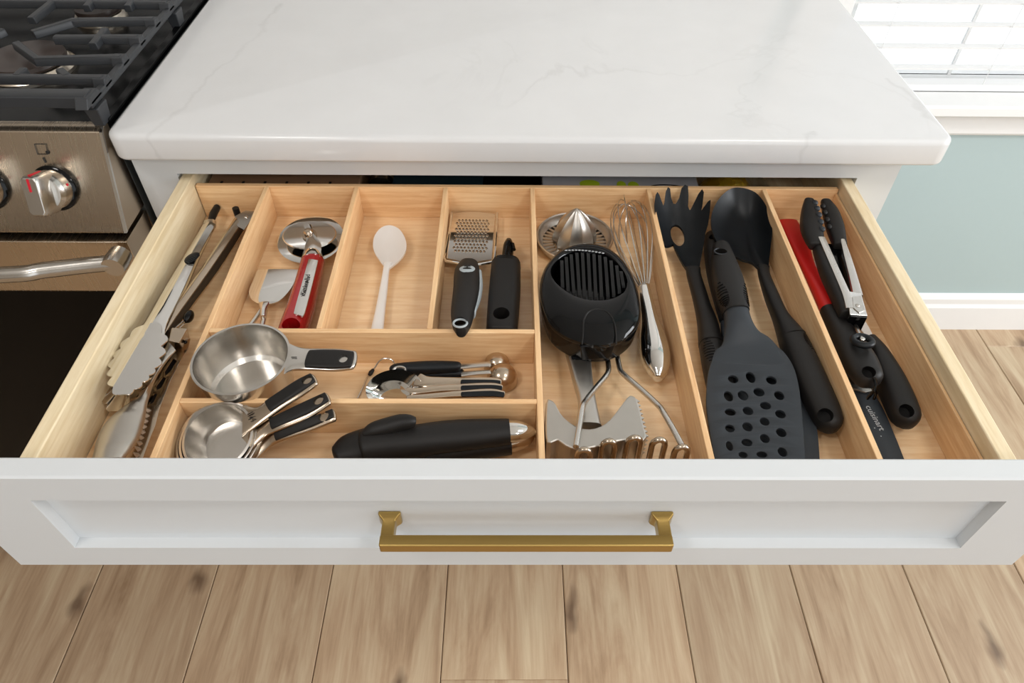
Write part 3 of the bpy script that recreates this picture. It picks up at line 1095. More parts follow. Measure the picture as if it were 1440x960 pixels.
obj('lower_arm', MB().sheet(left, right, 0.0012, [-0.001, -0.001, -0.002, -0.002], 8), M['steel_warm'], T1, smooth=60)
so = scallop([(-0.3857, -0.2341, 0.803), (-0.3941, -0.2498, 0.803), (-0.3981, -0.2631, 0.803), (-0.3993, -0.2761, 0.803), (-0.3973, -0.2896, 0.803), (-0.3928, -0.3028, 0.803), (-0.3857, -0.3156, 0.803), (-0.3765, -0.3239, 0.803), (-0.3709, -0.3181, 0.803), (-0.3675, -0.3096, 0.803), (-0.3633, -0.2992, 0.803), (-0.3607, -0.2877, 0.803), (-0.3608, -0.2723, 0.803), (-0.3639, -0.2554, 0.803), (-0.3714, -0.238, 0.803)])
obj('lower_tip', MB().star((-0.3819, -0.2753, 0.799), 0, so, None, 0.0012, 8, 1.0, lambda p, t: 0.7990 + 0.003 * t * t), M['steel_warm'], T1, smooth=60)
obj('hinge', MB().handle([(-0.3793, -0.0361, 0.803), (-0.3784, -0.0431, 0.803)], [(-0.3652, -0.0402, 0.803), (-0.3637, -0.0485, 0.803)], 0.010, cap0=0, cap1=0, n=12), M['steel'], T1)
obj('pull_tab', MB().tube([(-0.3716, -0.0388, 0.803), (-0.3732, -0.0217, 0.803), (-0.3727, -0.0086, 0.803)], [0.0036, 0.0046, 0.0042], 12).ell((-0.3727, -0.0086, 0.803), 0.0042, 0.0042, 0.0042), M['black_nylon'], T1)
rz_ = Matrix.Rotation(math.radians(-28), 3, 'Z')
gd = MB().ell((-0.3666, -0.1156, 0.8126), 0.0062, 0.0100, 0.0022, 24, 8, rz_)
for k in range(-3, 4):
    w = 0.0060 * math.sqrt(max(0.05, 1 - (k * 0.0025 / 0.0100) ** 2))
    c = V((-0.3651, -0.1182, 0.8148)) + rz_ @ V((0, k * 0.0025, -0.0002 - 0.00012 * k * k))
    gd.tube([c + rz_ @ V((-w * 0.8, 0, -0.0006)), c, c + rz_ @ V((w * 0.8, 0, -0.0006))], 0.0005, 5)
obj('grip_dot', gd, M['black_nylon'], T1)

T2 = thing('locking_tongs', 'closed steel tongs with long channel arms lying beside the left divider', 'tongs', (-0.32, -0.12, F), 'steel tongs in the left compartment')
obj('left_arm', MB().sheet([(-0.3394, -0.0379, 0.812), (-0.3512, -0.1331, 0.812), (-0.3637, -0.2071, 0.812), (-0.3698, -0.2683, 0.812)], [(-0.3294, -0.0532, 0.812), (-0.3421, -0.1402, 0.812), (-0.3543, -0.2112, 0.812), (-0.3606, -0.271, 0.812)], 0.0012, 0.0015, 6), M['steel_warm'], T2, smooth=60)
obj('left_arm_side', MB().sheet([(-0.3394, -0.0379, 0.812), (-0.3512, -0.1331, 0.812), (-0.3637, -0.2071, 0.812), (-0.3698, -0.2683, 0.812)], [(-0.3517, -0.0168, 0.792), (-0.3647, -0.1148, 0.792), (-0.3776, -0.1911, 0.792), (-0.3843, -0.2532, 0.792)], 0.001, 0, 2), M['steel'], T2)
obj('right_arm', MB().sheet([(-0.3294, -0.0532, 0.812), (-0.3421, -0.1402, 0.812), (-0.3543, -0.2112, 0.812), (-0.3606, -0.271, 0.812)], [(-0.336, -0.0328, 0.789), (-0.346, -0.1099, 0.789), (-0.3593, -0.1781, 0.789), (-0.367, -0.2427, 0.789)], 0.001, 0, 2), M['black_soft'], T2)  # steel channel wall lying in shade, the shade painted by a black material
obj('arm_edge', MB().tube([(-0.3357, -0.0334, 0.7895), (-0.3456, -0.1105, 0.7895), (-0.359, -0.1786, 0.7895), (-0.3666, -0.2432, 0.7895)], 0.0012, 6), M['steel'], T2)
hb = plate([(-0.3396, -0.0393, 0.813), (-0.3299, -0.0278, 0.813), (-0.3193, -0.0291, 0.813), (-0.3184, -0.0461, 0.813), (-0.3218, -0.0653, 0.813), (-0.3311, -0.0586, 0.813)], [], 0.0012)
obj('hinge_plate', hb, M['steel'], T2)
obj('rivet', MB().ell((-0.3255, -0.0412, 0.8135), 0.0022, 0.0022, 0.001, 12, 6), M['chrome'], T2)
obj('hinge_pin', MB().lathe([(0.004, 0), (0.004, 0.022)], (-0.3449, -0.0193, 0.7885), 14), M['black_soft'], T2)

T3 = thing('kitchen_tongs', 'brushed steel tongs with slotted arms and rounded toothed tips at the drawer front', 'tongs', (-0.35, -0.3, F), 'steel tongs in the left compartment')
obj('broad_tip', MB().sheet([(-0.3491, -0.2463, 0.814), (-0.3486, -0.2691, 0.813), (-0.3498, -0.2997, 0.81), (-0.3536, -0.3135, 0.808), (-0.3665, -0.3245, 0.808), (-0.3747, -0.3399, 0.808), (-0.376, -0.3556, 0.808), (-0.3723, -0.3753, 0.808), (-0.3688, -0.3912, 0.808)],
                            [(-0.3376, -0.2578, 0.814), (-0.3425, -0.2709, 0.813), (-0.3461, -0.2891, 0.812), (-0.348, -0.305, 0.808), (-0.3453, -0.3219, 0.808), (-0.3414, -0.3382, 0.808), (-0.3396, -0.3556, 0.808), (-0.341, -0.367, 0.808), (-0.3439, -0.3789, 0.808), (-0.3472, -0.394, 0.808)], 0.0013, [0.002, 0.002, 0.003, 0.005, 0.007, 0.007, 0.006], 8), M['steel_dull'], T3, smooth=60)
sl = [[(-0.3473, -0.2537, 0.798), (-0.3418, -0.2575, 0.798), (-0.3437, -0.2706, 0.798), (-0.3468, -0.278, 0.798), (-0.3497, -0.2716, 0.798)], [(-0.3489, -0.278, 0.798), (-0.3448, -0.2798, 0.798), (-0.3453, -0.2924, 0.798), (-0.3488, -0.2959, 0.798), (-0.3514, -0.2906, 0.798)], [(-0.3499, -0.2985, 0.798), (-0.3463, -0.2994, 0.798), (-0.3464, -0.3106, 0.798), (-0.3495, -0.3132, 0.798), (-0.3523, -0.3072, 0.798)]]
arm = plate([(-0.3447, -0.2331, 0.798), (-0.3387, -0.2271, 0.798), (-0.3364, -0.241, 0.798), (-0.3386, -0.2584, 0.798), (-0.3398, -0.2825, 0.798), (-0.3387, -0.3174, 0.798), (-0.3358, -0.3372, 0.798), (-0.3357, -0.3483, 0.798), (-0.3343, -0.3736, 0.798), (-0.3384, -0.3861, 0.798), (-0.347, -0.3861, 0.798), (-0.3444, -0.3699, 0.798), (-0.3443, -0.3531, 0.798), (-0.3467, -0.3356, 0.798), (-0.3512, -0.3157, 0.798), (-0.3541, -0.2924, 0.798), (-0.3535, -0.2622, 0.798), (-0.3507, -0.2411, 0.798)], sl, 0.0014, 0.0003)
obj('slotted_arm', arm, M['steel_warm'], T3)
obj('slot_shade', plate([V(p) for p in [(-0.349, -0.2305, 0.792), (-0.3435, -0.2295, 0.792), (-0.343, -0.2355, 0.792), (-0.3445, -0.2531, 0.792), (-0.3456, -0.2774, 0.792), (-0.3444, -0.311, 0.792), (-0.3474, -0.3178, 0.792), (-0.3528, -0.3119, 0.792), (-0.3567, -0.2874, 0.792), (-0.356, -0.2569, 0.792), (-0.3532, -0.2375, 0.792)]], [], 0.0015, 0, z=0.7915), M['black_soft'], T3)  # black sheet painting the deep shade seen through the arm's slots
tm = MB()
for k in range(9):
    a = V((-0.3478, -0.3199, 0.798)).lerp(V((-0.34, -0.3699, 0.798)), k / 8)
    tm.rings([[a + V((0.0026 * math.cos(q), 0.0026 * math.sin(q), 0)) for q in (0, 1.57, 3.14, 4.71)], [a + V((0.0003 * math.cos(q) - 0.002, 0.0003 * math.sin(q), 0.005)) for q in (0, 1.57, 3.14, 4.71)]])
obj('teeth', tm, M['steel_dull'], T3, smooth=0)
mb = MB()
mb.hexa([(-0.3546, -0.2355, 0.792), (-0.3439, -0.2375, 0.792), (-0.341, -0.2234, 0.792), (-0.3569, -0.2153, 0.792)], [(-0.3471, -0.2491, 0.817), (-0.3353, -0.251, 0.817), (-0.3335, -0.2304, 0.817), (-0.3501, -0.2295, 0.817)])
obj('hinge', mb, M['steel_warm'], T3, smooth=0, bevel=0.0012)
obj('rivet', MB().ell((-0.337, -0.2387, 0.805), 0.002, 0.002, 0.002, 12, 6), M['black_gloss'], T3)
obj('pull_wire', MB().tube([(-0.3526, -0.2217, 0.807), (-0.3491, -0.2145, 0.807), (-0.346, -0.2082, 0.807), (-0.344, -0.2124, 0.807), (-0.3487, -0.2227, 0.807)], 0.0008, 6), M['steel'], T3)
obj('pull_tip', MB().ell((-0.3428, -0.206, 0.809), 0.0050, 0.0085, 0.0050), M['black_gloss'], T3)

# ---- pizza cutter
PC = thing('pizza_cutter', 'pizza cutter with steel wheel and red handle', 'pizza cutter', (-0.24, -0.12, F))
wc = V((-0.2451, -0.0693, 0.803))
tilt = Matrix.Rotation(math.radians(7), 3, 'X')
ax = tilt @ V((0, 0, 1))
obj('cutting_wheel', MB().lathe([(0.0385, 0), (0.034, 0.0006), (0.008, 0.0008), (0.008, -0.0008), (0.034, -0.0006)], wc, 64, ax, caps=False), M['chrome'], PC, smooth=20)
gc = V((-0.244, -0.0728, 0.811))
gp = MB()
rg = []
for r, h in ((0.0305, 0.0), (0.0312, 0.0008), (0.0300, 0.0018), (0.010, 0.0026), (0.001, 0.0026)):
    rg.append([gc + tilt @ V((r * math.cos(q), r * 0.74 * math.sin(q), h)) for q in [2 * math.pi * k / 48 for k in range(48)]])
gp.rings(rg)
obj('thumb_guard', gp, M['chrome'], PC, smooth=30)
fk = MB().sheet([(-0.253, -0.0592, 0.815), (-0.2461, -0.0766, 0.815), (-0.2435, -0.1026, 0.814), (-0.2443, -0.1164, 0.812)], [(-0.2441, -0.0577, 0.815), (-0.2363, -0.0765, 0.815), (-0.2257, -0.0948, 0.814), (-0.2243, -0.1212, 0.812)], 0.003, 0.0015, 6)
obj('fork', fk, M['chrome'], PC, smooth=50)
obj('hub_screw', MB().lathe([(0.0052, 0), (0.0055, 0.002), (0.004, 0.0042), (0.0005, 0.005)], V((-0.2438, -0.0745, 0.8165)), 24, ax).lathe([(0.0085, -0.0012), (0.0085, 0.001)], V((-0.2431, -0.076, 0.8145)), 24, ax), M['steel_warm'], PC)
hl = [(-0.2469, -0.1088, 0.8035), (-0.2459, -0.1475, 0.8035), (-0.2458, -0.1837, 0.8035), (-0.2472, -0.2177, 0.8035), (-0.2473, -0.2299, 0.8035)]
hr = [(-0.2216, -0.1148, 0.8035), (-0.2201, -0.152, 0.8035), (-0.2186, -0.1879, 0.8035), (-0.219, -0.2196, 0.8035), (-0.2187, -0.2317, 0.8035)]
obj('ferrule', MB().handle([(-0.2471, -0.0948, 0.8045), (-0.2464, -0.1099, 0.8045)], [(-0.2255, -0.101, 0.8045), (-0.2211, -0.116, 0.8045)], [0.021, 0.025], cap0=0.2, cap1=0), M['chrome'], PC)
hd = obj('handle', MB().handle(hl, hr, [0.025, 0.028, 0.030, 0.031, 0.028], cap0=0, cap1=0.4), M['red_gloss'], PC)
cut(hd, [hole((-0.2317, -0.225, 0.81), 0.009, 0.008)])
inl = MB().sheet([(-0.2338, -0.1233, 0.8178), (-0.2324, -0.167, 0.819), (-0.2312, -0.207, 0.8198), (-0.2301, -0.2122, 0.8198)], [(-0.2231, -0.1256, 0.8178), (-0.2212, -0.1703, 0.819), (-0.2202, -0.2111, 0.8198), (-0.2223, -0.2153, 0.8198)], 0.0015, 0.0006, 6)
obj('chrome_inlay', inl, M['chrome'], PC, smooth=60)
a, b = V((-0.2268, -0.1882, 0.8212)), V((-0.228, -0.1492, 0.8206))
text('lettering', 'KitchenAid', 0.0072, (a + b) / 2, b - a, V((-1, 0.25, 0)), M['black_ink'], PC)

# ---- pie server
PS = thing('cake_server', 'small polished steel server with wire handle beside the red pizza cutter', 'server', (-0.27, -0.16, F))
obj('blade', MB().sheet([(-0.2955, -0.1211, 0.8), (-0.2961, -0.1439, 0.8), (-0.2959, -0.1567, 0.8), (-0.2918, -0.1669, 0.8), (-0.2855, -0.1736, 0.8), (-0.2768, -0.178, 0.8)], [(-0.2492, -0.1208, 0.8), (-0.2495, -0.1341, 0.8), (-0.2504, -0.1483, 0.8), (-0.2544, -0.1622, 0.8), (-0.2611, -0.1735, 0.8), (-0.2722, -0.178, 0.8)], 0.0012, 0.001, 8), M['chrome'], PS, smooth=60)
obj('neck', MB().handle([(-0.2811, -0.1758, 0.8), (-0.2761, -0.1868, 0.8), (-0.2735, -0.1976, 0.8)], [(-0.2689, -0.1758, 0.8), (-0.2693, -0.1868, 0.8), (-0.2675, -0.1975, 0.8)], [0.004, 0.007, 0.007], cap0=0.2, cap1=0.2), M['chrome'], PS)
obj('handle', MB().tube([(-0.2769, -0.1837, 0.797), (-0.2795, -0.1946, 0.797), (-0.283, -0.2073, 0.797), (-0.2834, -0.2197, 0.797)], 0.0026, 10).tube([(-0.2723, -0.1837, 0.797), (-0.2707, -0.1966, 0.797), (-0.2698, -0.2093, 0.797), (-0.2692, -0.2237, 0.797)], 0.0026, 10), M['steel'], PS)

# ---- white spoon
WS = thing('mixing_spoon', 'white plastic mixing spoon alone in its compartment', 'spoon', (-0.145, -0.12, F))
ol = dense(smooth_pts([(-0.1562, -0.0391, 0.801), (-0.1451, -0.0453, 0.801), (-0.1369, -0.0591, 0.801), (-0.1322, -0.0751, 0.801), (-0.132, -0.0896, 0.801), (-0.1363, -0.1024, 0.801), (-0.1425, -0.1125, 0.801), (-0.1482, -0.1187, 0.801), (-0.1546, -0.1126, 0.801), (-0.1617, -0.1013, 0.801), (-0.1678, -0.0898, 0.801), (-0.1712, -0.0768, 0.801), (-0.1715, -0.0594, 0.801), (-0.1658, -0.0441, 0.801)], 3, True), 1)
obj('bowl', MB().star((-0.1534, -0.0685, 0.7945), 0, ol, lambda t: t * t, 0.0025, 8), M['white_plastic'], WS, smooth=60)
obj('handle', MB().handle([(-0.1547, -0.1064, 0.8), (-0.1543, -0.1201, 0.799), (-0.1546, -0.1478, 0.797), (-0.1548, -0.1819, 0.797), (-0.1555, -0.2149, 0.797)], [(-0.1455, -0.1088, 0.8), (-0.1469, -0.1213, 0.799), (-0.1457, -0.1501, 0.797), (-0.144, -0.1829, 0.797), (-0.1421, -0.2159, 0.797)], [0.003, 0.005, 0.006, 0.007, 0.007], cap0=0.1, cap1=0.3), M['white_plastic'], WS)

# ---- flat grater
GR = thing('hand_grater', 'flat steel hand grater with black and grey handle', 'grater', (-0.06, -0.13, F))
gl = [(-0.0834, -0.0135, 0.799), (-0.0842, -0.0491, 0.8), (-0.0844, -0.0825, 0.803), (-0.0845, -0.1092, 0.806)]
gR = [(-0.0274, -0.0145, 0.799), (-0.0277, -0.0486, 0.8), (-0.0284, -0.0821, 0.803), (-0.0299, -0.1113, 0.806)]
gA, gB, gD = V(gl[0]), V(gR[0]), V(gl[3])
gC = V(gR[3])
uv = lambda u, v: gA.lerp(gB, u).lerp(gD.lerp(gC, u), v)
ho = []
pl_out = [(0.03, 0.0), (0.25, -0.03), (0.5, -0.045), (0.75, -0.03), (0.97, 0.0), (0.97, 0.97), (0.8, 1.0), (0.5, 1.06), (0.2, 1.0), (0.03, 0.97)]
rows = 11
for r in range(rows):
    n = 9 if r % 2 == 0 else 10
    for k in range(n):
        u = 0.16 + (k + (0.5 if n == 9 else 0)) * 0.0755
        v = 0.16 + r * 0.066
        ho.append(circ(uv(u, v), 0.00125, 0.0016, 8))
gpl = plate([uv(u, v) for u, v in pl_out], ho, 0.0008, 0, z=0)
for p in gpl.v:
    p.z += 0.8 + 0.0062 * max(0, (gA.y - p.y) / (gA.y - gD.y))
obj('grating_plate', gpl, M['chrome'], GR, smooth=0)
bumps = MB()
for q in ho:
    c = sum(q, V((0, 0, 0))) / len(q)
    zz = 0.8 + 0.0062 * max(0, (gA.y - c.y) / (gA.y - gD.y))
    n8 = 8
    bumps.rings([[V((c.x + r * math.cos(2 * math.pi * k / n8), c.y + r * 1.25 * math.sin(2 * math.pi * k / n8), zz + h)) for k in range(n8)] for r, h in ((0.0019, 0.0), (0.00145, 0.0009), (0.00115, 0.0009), (0.0011, 0.0))], False, False)
bo = obj('grating_teeth', bumps, M['steel'], GR, smooth=0)
bo['kind'] = 'stuff'
fr = [V(p) for p in [(-0.0828, -0.0133, 0.801), (-0.0832, -0.0503, 0.801), (-0.0844, -0.0825, 0.803), (-0.0855, -0.1067, 0.806), (-0.083, -0.1129, 0.807), (-0.0706, -0.1183, 0.809), (-0.0559, -0.1237, 0.81), (-0.0433, -0.1206, 0.809), (-0.0322, -0.115, 0.807), (-0.0287, -0.1101, 0.806), (-0.0276, -0.0821, 0.803), (-0.0268, -0.0499, 0.801), (-0.0265, -0.0142, 0.801)]]
obj('wire_frame', MB().tube(fr, 0.0018, 8), M['chrome'], GR)
hl = [(-0.0661, -0.1237, 0.812), (-0.0712, -0.144, 0.815), (-0.0692, -0.1848, 0.822), (-0.0698, -0.2176, 0.829), (-0.0665, -0.2437, 0.835), (-0.0624, -0.2534, 0.837)]
hr = [(-0.0463, -0.1223, 0.812), (-0.0433, -0.1403, 0.815), (-0.0428, -0.1746, 0.822), (-0.0456, -0.2144, 0.829), (-0.0486, -0.2417, 0.835), (-0.0521, -0.2534, 0.837)]
gh = obj('handle', MB().handle(hl, hr, [0.014, 0.02, 0.022, 0.02, 0.016, 0.014], cap0=0.25, cap1=0.3), M['black_soft'], GR)
cut(gh, [hole((-0.0586, -0.2448, 0.84), 0.0062, 0.0062, 0.03)])
hc = V((-0.0584, -0.2466, 0.8418))
ring = [V((hc.x + 0.0066 * math.cos(2 * math.pi * k / 24), hc.y + 0.0070 * math.sin(2 * math.pi * k / 24), hc.z - 0.0003 - 0.24 * 0.0070 * math.sin(2 * math.pi * k / 24))) for k in range(24)]
obj('hole_ring', MB().tube(ring, 0.0011, 6, close=True), M['grey_rubber'], GR)
obj('grey_grip', MB().handle([(-0.0464, -0.1415, 0.814), (-0.0462, -0.1658, 0.817), (-0.0472, -0.1955, 0.822), (-0.0492, -0.2165, 0.826)], [(-0.0413, -0.1415, 0.814), (-0.0403, -0.1612, 0.817), (-0.0422, -0.1922, 0.822), (-0.0461, -0.2216, 0.826)], [0.010, 0.012, 0.012, 0.010], cap0=0.6, cap1=0.6), M['grey_rubber'], GR)
lc = V((-0.0565, -0.1486, 0.8262))
obj('round_badge', MB().ell(lc, 0.0085, 0.0085, 0.0012, 28, 6, Matrix.Rotation(math.radians(-14), 3, 'X')), M['grey_rubber'], GR)
mk = MB().ell(lc + V((0, -0.001, 0.0012)), 0.005, 0.0022, 0.0006, 14, 5).tube([lc + V((-0.0035, 0.0035, 0.0013)), lc + V((0.0035, 0.0035, 0.0013))], 0.0006, 5).tube([lc + V((0, 0.0045, 0.0012)), lc + V((0, 0, 0.0014))], 0.0008, 5)
obj('badge_mark', mk, M['black_ink'], GR)

# ---- covered peeler
KP = thing('peeler', 'thick black handled peeler with a narrow black head right of the grater', 'peeler', (-0.02, -0.15, F))
kh = obj('handle', MB().handle([(-0.0313, -0.1212, 0.807), (-0.0329, -0.158, 0.807), (-0.0343, -0.1969, 0.807), (-0.0349, -0.2301, 0.807)], [(0.0015, -0.1234, 0.807), (0.0012, -0.1578, 0.807), (-0.0006, -0.1967, 0.807), (-0.003, -0.2299, 0.807)], [0.030, 0.032, 0.033, 0.031], e=3.2, cap0=0.10, cap1=0.3), M['black_soft'], KP)
cut(kh, [hole((-0.0191, -0.2134, 0.815), 0.0085, 0.0085)])
obj('collar', MB().handle([(-0.0298, -0.1175, 0.807), (-0.0314, -0.1236, 0.807)], [(0.0008, -0.1197, 0.807), (0.0017, -0.1258, 0.807)], [0.029, 0.0305], e=3, cap0=0.05, cap1=0), M['black_gloss'], KP)
hd = MB().handle([(-0.0201, -0.1187, 0.806), (-0.0195, -0.0999, 0.806), (-0.018, -0.0831, 0.806), (-0.0156, -0.0751, 0.806)], [(-0.0081, -0.1186, 0.806), (-0.0064, -0.0998, 0.806), (-0.0064, -0.0856, 0.806), (-0.0081, -0.0764, 0.806)], [0.012, 0.014, 0.014, 0.010], cap0=0, cap1=0.5)
obj('head', hd, M['black_gloss'], KP)
obj('blade_bar', MB().tube([(-0.016, -0.1245, 0.812), (-0.0153, -0.1097, 0.812), (-0.0138, -0.0957, 0.812), (-0.0106, -0.0853, 0.812), (-0.0073, -0.0879, 0.812), (-0.0057, -0.0982, 0.812)], 0.0022, 8), M['black_gloss'], KP)

# ---- juicer
JU = thing('citrus_juicer', 'brushed metal citrus reamer dish with a ribbed cone', 'juicer', (0.065, -0.07, F))
jc = V((0.0672, -0.0563, 0.797))
jc.z = F
prof = [(0.0415, 0.0005), (0.0455, 0.007), (0.0465, 0.0125), (0.0455, 0.0138), (0.0440, 0.0128), (0.0425, 0.0075), (0.0385, 0.0042), (0.0255, 0.0042), (0.0255, 0.0008), (0.039, 0.0005)]
NJ = 144
rs = [[jc + V((r * math.cos(2 * math.pi * k / NJ), r * math.sin(2 * math.pi * k / NJ), h)) for k in range(NJ)] for r, h in prof]
mb = MB()
vs = [p for r in rs for p in r]
fs = []
for a in range(len(rs)):
    b = (a + 1) % len(rs)
    for i in range(NJ):
        if a in (6, 8) and i % 4 in (1, 2):
            continue                                    # strainer slots, open right through
        j = (i + 1) % NJ
        fs.append((a * NJ + i, a * NJ + j, b * NJ + j, b * NJ + i))
mb.add(vs, fs)
obj('dish', mb, M['steel_dull'], JU, smooth=35)
NR = 80
mb = MB()
rs = []
for k in range(13):
    t = k / 12
    h = 0.004 + 0.047 * t
    r0 = 0.0265 * (1 - t ** 2.1) ** 0.9 + 0.0003
    rs.append([jc + V((0.0, 0.002, h)) + V((math.cos(q), math.sin(q), 0)) * (r0 * (1 - 0.12 * abs(math.sin(q * 5)) ** 0.7)) for q in [2 * math.pi * i / NR for i in range(NR)]])
mb.rings(rs)
obj('reamer', mb, M['steel_dull'], JU, smooth=50)

# ---- egg slicer lying over the juicer dish
ES = thing('egg_slicer', 'oval glossy black egg slicer with a row of slats', 'egg slicer', (0.07, -0.2, F))
eo = smooth_pts([(0.071, -0.1172, 0.834), (0.0926, -0.1226, 0.834), (0.1099, -0.1436, 0.834), (0.1195, -0.1769, 0.834), (0.1215, -0.2124, 0.834), (0.1172, -0.2378, 0.834), (0.1054, -0.2554, 0.834), (0.0891, -0.2668, 0.834), (0.0732, -0.2696, 0.834), (0.0578, -0.266, 0.834), (0.0416, -0.2566, 0.834), (0.0288, -0.2403, 0.834), (0.0219, -0.214, 0.834), (0.0201, -0.1875, 0.834), (0.0249, -0.1629, 0.834), (0.0363, -0.1406, 0.834), (0.0518, -0.1248, 0.834)], 4, True)
cen = sum(eo, V((0, 0, 0))) / len(eo)
ri = smooth_pts([(0.0691, -0.1363, 0.842), (0.0893, -0.1415, 0.842), (0.1026, -0.1601, 0.842), (0.1092, -0.1815, 0.842), (0.1066, -0.1989, 0.842), (0.0975, -0.2095, 0.842), (0.0841, -0.2148, 0.842), (0.0699, -0.2149, 0.842), (0.056, -0.2098, 0.842), (0.0444, -0.1993, 0.842), (0.0355, -0.1864, 0.842), (0.0324, -0.172, 0.842), (0.0383, -0.1572, 0.842), (0.0511, -0.143, 0.842)], 4, True)
rcn = sum(ri, V((0, 0, 0))) / len(ri)
NE = 72


def by_angle(poly, c, n):
    """resample a convex outline at n even angles round c"""
    an = sorted([(math.atan2(p.y - c.y, p.x - c.x), (V((p.x, p.y, 0)) - V((c.x, c.y, 0))).length) for p in poly])
    out = []
    for k in range(n):
        q = -math.pi + 2 * math.pi * (k + 0.5) / n
        hi = next((i for i, a in enumerate(an) if a[0] >= q), 0)
        a1, r1 = an[hi]
        a0, r0 = an[hi - 1]
        d = (a1 - a0) % (2 * math.pi)
        t = ((q - a0) % (2 * math.pi)) / d if d > 1e-9 else 0
        r = r0 + (r1 - r0) * t
        out.append(V((c.x + r * math.cos(q), c.y + r * math.sin(q), 0)))
    return out


eo_ = by_angle(eo, rcn, NE)
ri_ = by_angle(ri, rcn, NE)
at_z = lambda ps, z, k=1.0, c=cen: [V((c.x + (p.x - c.x) * k, c.y + (p.y - c.y) * k, z)) for p in ps]
mix = lambda t, z: [V((a.x + (b.x - a.x) * t, a.y + (b.y - a.y) * t, z)) for a, b in zip(eo_, ri_)]
rs = [at_z(eo_, 0.8305, 0.99), at_z(eo_, 0.8325, 1.0), at_z(eo_, 0.8355, 0.997), mix(0.12, 0.8392), mix(0.4, 0.8425), mix(0.75, 0.8440), mix(0.93, 0.8442), mix(1.0, 0.8432), at_z(ri_, 0.8300, 0.97, rcn)]
low = [at_z(ri_, 0.8295, 0.975, rcn)]
obj('top_shell', MB().rings(rs + [at_z(ri_, 0.8305, 1.03, rcn)], False, False, close=True), M['black_gloss'], ES, smooth=50)
rs = [at_z(eo_, 0.8065, 0.90), at_z(eo_, 0.8085, 0.955), at_z(eo_, 0.825, 0.985), at_z(eo_, 0.8298, 0.985), at_z(eo_, 0.8298, 0.94), at_z(eo_, 0.814, 0.90)]
obj('base_tray', MB().rings(rs, True, True), M['black_gloss'], ES, smooth=50)
tops = [(0.0443, -0.1543, 0.8435), (0.0492, -0.1484, 0.8435), (0.0547, -0.1442, 0.8435), (0.061, -0.1412, 0.8435), (0.0671, -0.14, 0.8435), (0.0732, -0.1405, 0.8435), (0.0792, -0.1422, 0.8435), (0.0851, -0.1446, 0.8435), (0.0908, -0.1481, 0.8435), (0.0963, -0.1539, 0.8435), (0.1015, -0.1619, 0.8435), (0.105, -0.171, 0.8435)]
bots = [(0.043, -0.1967, 0.8435), (0.0485, -0.202, 0.8435), (0.054, -0.2051, 0.8435), (0.0595, -0.2083, 0.8435), (0.0644, -0.2098, 0.8435), (0.0701, -0.2108, 0.8435), (0.0757, -0.2113, 0.8435), (0.0814, -0.2113, 0.8435), (0.088, -0.2102, 0.8435), (0.094, -0.2075, 0.8435), (0.1002, -0.2027, 0.8435), (0.1052, -0.1963, 0.8435)]
for a, b in zip(tops, bots):
    a, b = V(a), V(b)
    pts = [a - V((0, 0, 0.006)), a, a.lerp(b, 0.33) + V((0, 0, 0.0006)), a.lerp(b, 0.7) + V((0, 0, 0.0004)), b, b + V((0.0, -0.001, -0.006))]
    sb = MB()
    sx = V((0.0017, 0, 0))
    sb.rings([[p - sx - V((0, 0, 0.0035)), p + sx - V((0, 0, 0.0035)), p + sx, p - sx] for p in smooth_pts(pts, 3)])
    obj('slat', sb, M['black_gloss'], ES, smooth=30)
tab = [V(p) for p in [(0.0582, -0.2702, 0.8375), (0.0598, -0.2586, 0.841), (0.0614, -0.243, 0.8428), (0.067, -0.232, 0.8437), (0.0764, -0.2287, 0.844), (0.0845, -0.2319, 0.8437), (0.0899, -0.2418, 0.8428), (0.0914, -0.2565, 0.841), (0.0907, -0.27, 0.8375)]]
obj('latch_groove', MB().tube(smooth_pts(tab, 3), 0.0008, 6), M['black_soft'], ES)
obj('latch', MB().hexa([(0.0596, -0.2709, 0.815), (0.0875, -0.2689, 0.815), (0.0908, -0.2566, 0.815), (0.0597, -0.2587, 0.815)], [(0.0562, -0.2693, 0.8335), (0.0912, -0.2663, 0.8335), (0.0918, -0.2607, 0.8335), (0.0573, -0.2637, 0.8335)]), M['black_gloss'], ES, smooth=0, bevel=0.0015)
wr = [V(p) for p in [(0.0496, -0.1391, 0.8446), (0.0573, -0.1372, 0.8446), (0.065, -0.1365, 0.8446), (0.0726, -0.1371, 0.8446), (0.0801, -0.1394, 0.8446), (0.0888, -0.1435, 0.8446)]]
sg = MB()
for k in range(12):
    p = wr[0].lerp(wr[-1], k / 11)
    p = V((p.x, p.y + 0.0022 * math.sin(math.pi * k / 11), 0.8447))
    sg.ell(p, 0.0016, 0.0009, 0.0006, 8, 5)
obj('worn_edge', sg, M['grey_ink'], ES)

# ---- whisk
WK = thing('whisk', 'wire balloon whisk with polished steel handle', 'whisk', (0.135, -0.15, F))
wa, wb = V((0.1361, -0.1569, 0.808)), V((0.1338, 0.0032, 0.811))
axis = (wb - wa)
Lw = axis.length
axis.normalize()
s1 = axis.cross(V((0, 0, 1))).normalized()
u1 = s1.cross(axis)
for k in range(7):
    ph = math.pi * (k + 0.3) / 7
    d = s1 * math.cos(ph) + u1 * math.sin(ph)
    Lk = Lw * (1.0 - 0.035 * (k % 4))
    pts = []
    for i in range(33):
        q = 2 * math.pi * i / 32
        ax_ = Lk * (1 - math.cos(q)) / 2
        rad = 0.0245 * math.sin(q) * math.sin(q / 2) ** 0.9 * 1.25
        off_ = 0.0045 * (1 if q < math.pi else -1) * max(0, 1 - ax_ / (Lk * 0.25)) if abs(q - math.pi) > 0.3 else 0
        pts.append(wa + axis * ax_ + d * (rad + off_))
    obj('wire_loop', MB().tube(pts, 0.0008, 6), M['steel'], WK)
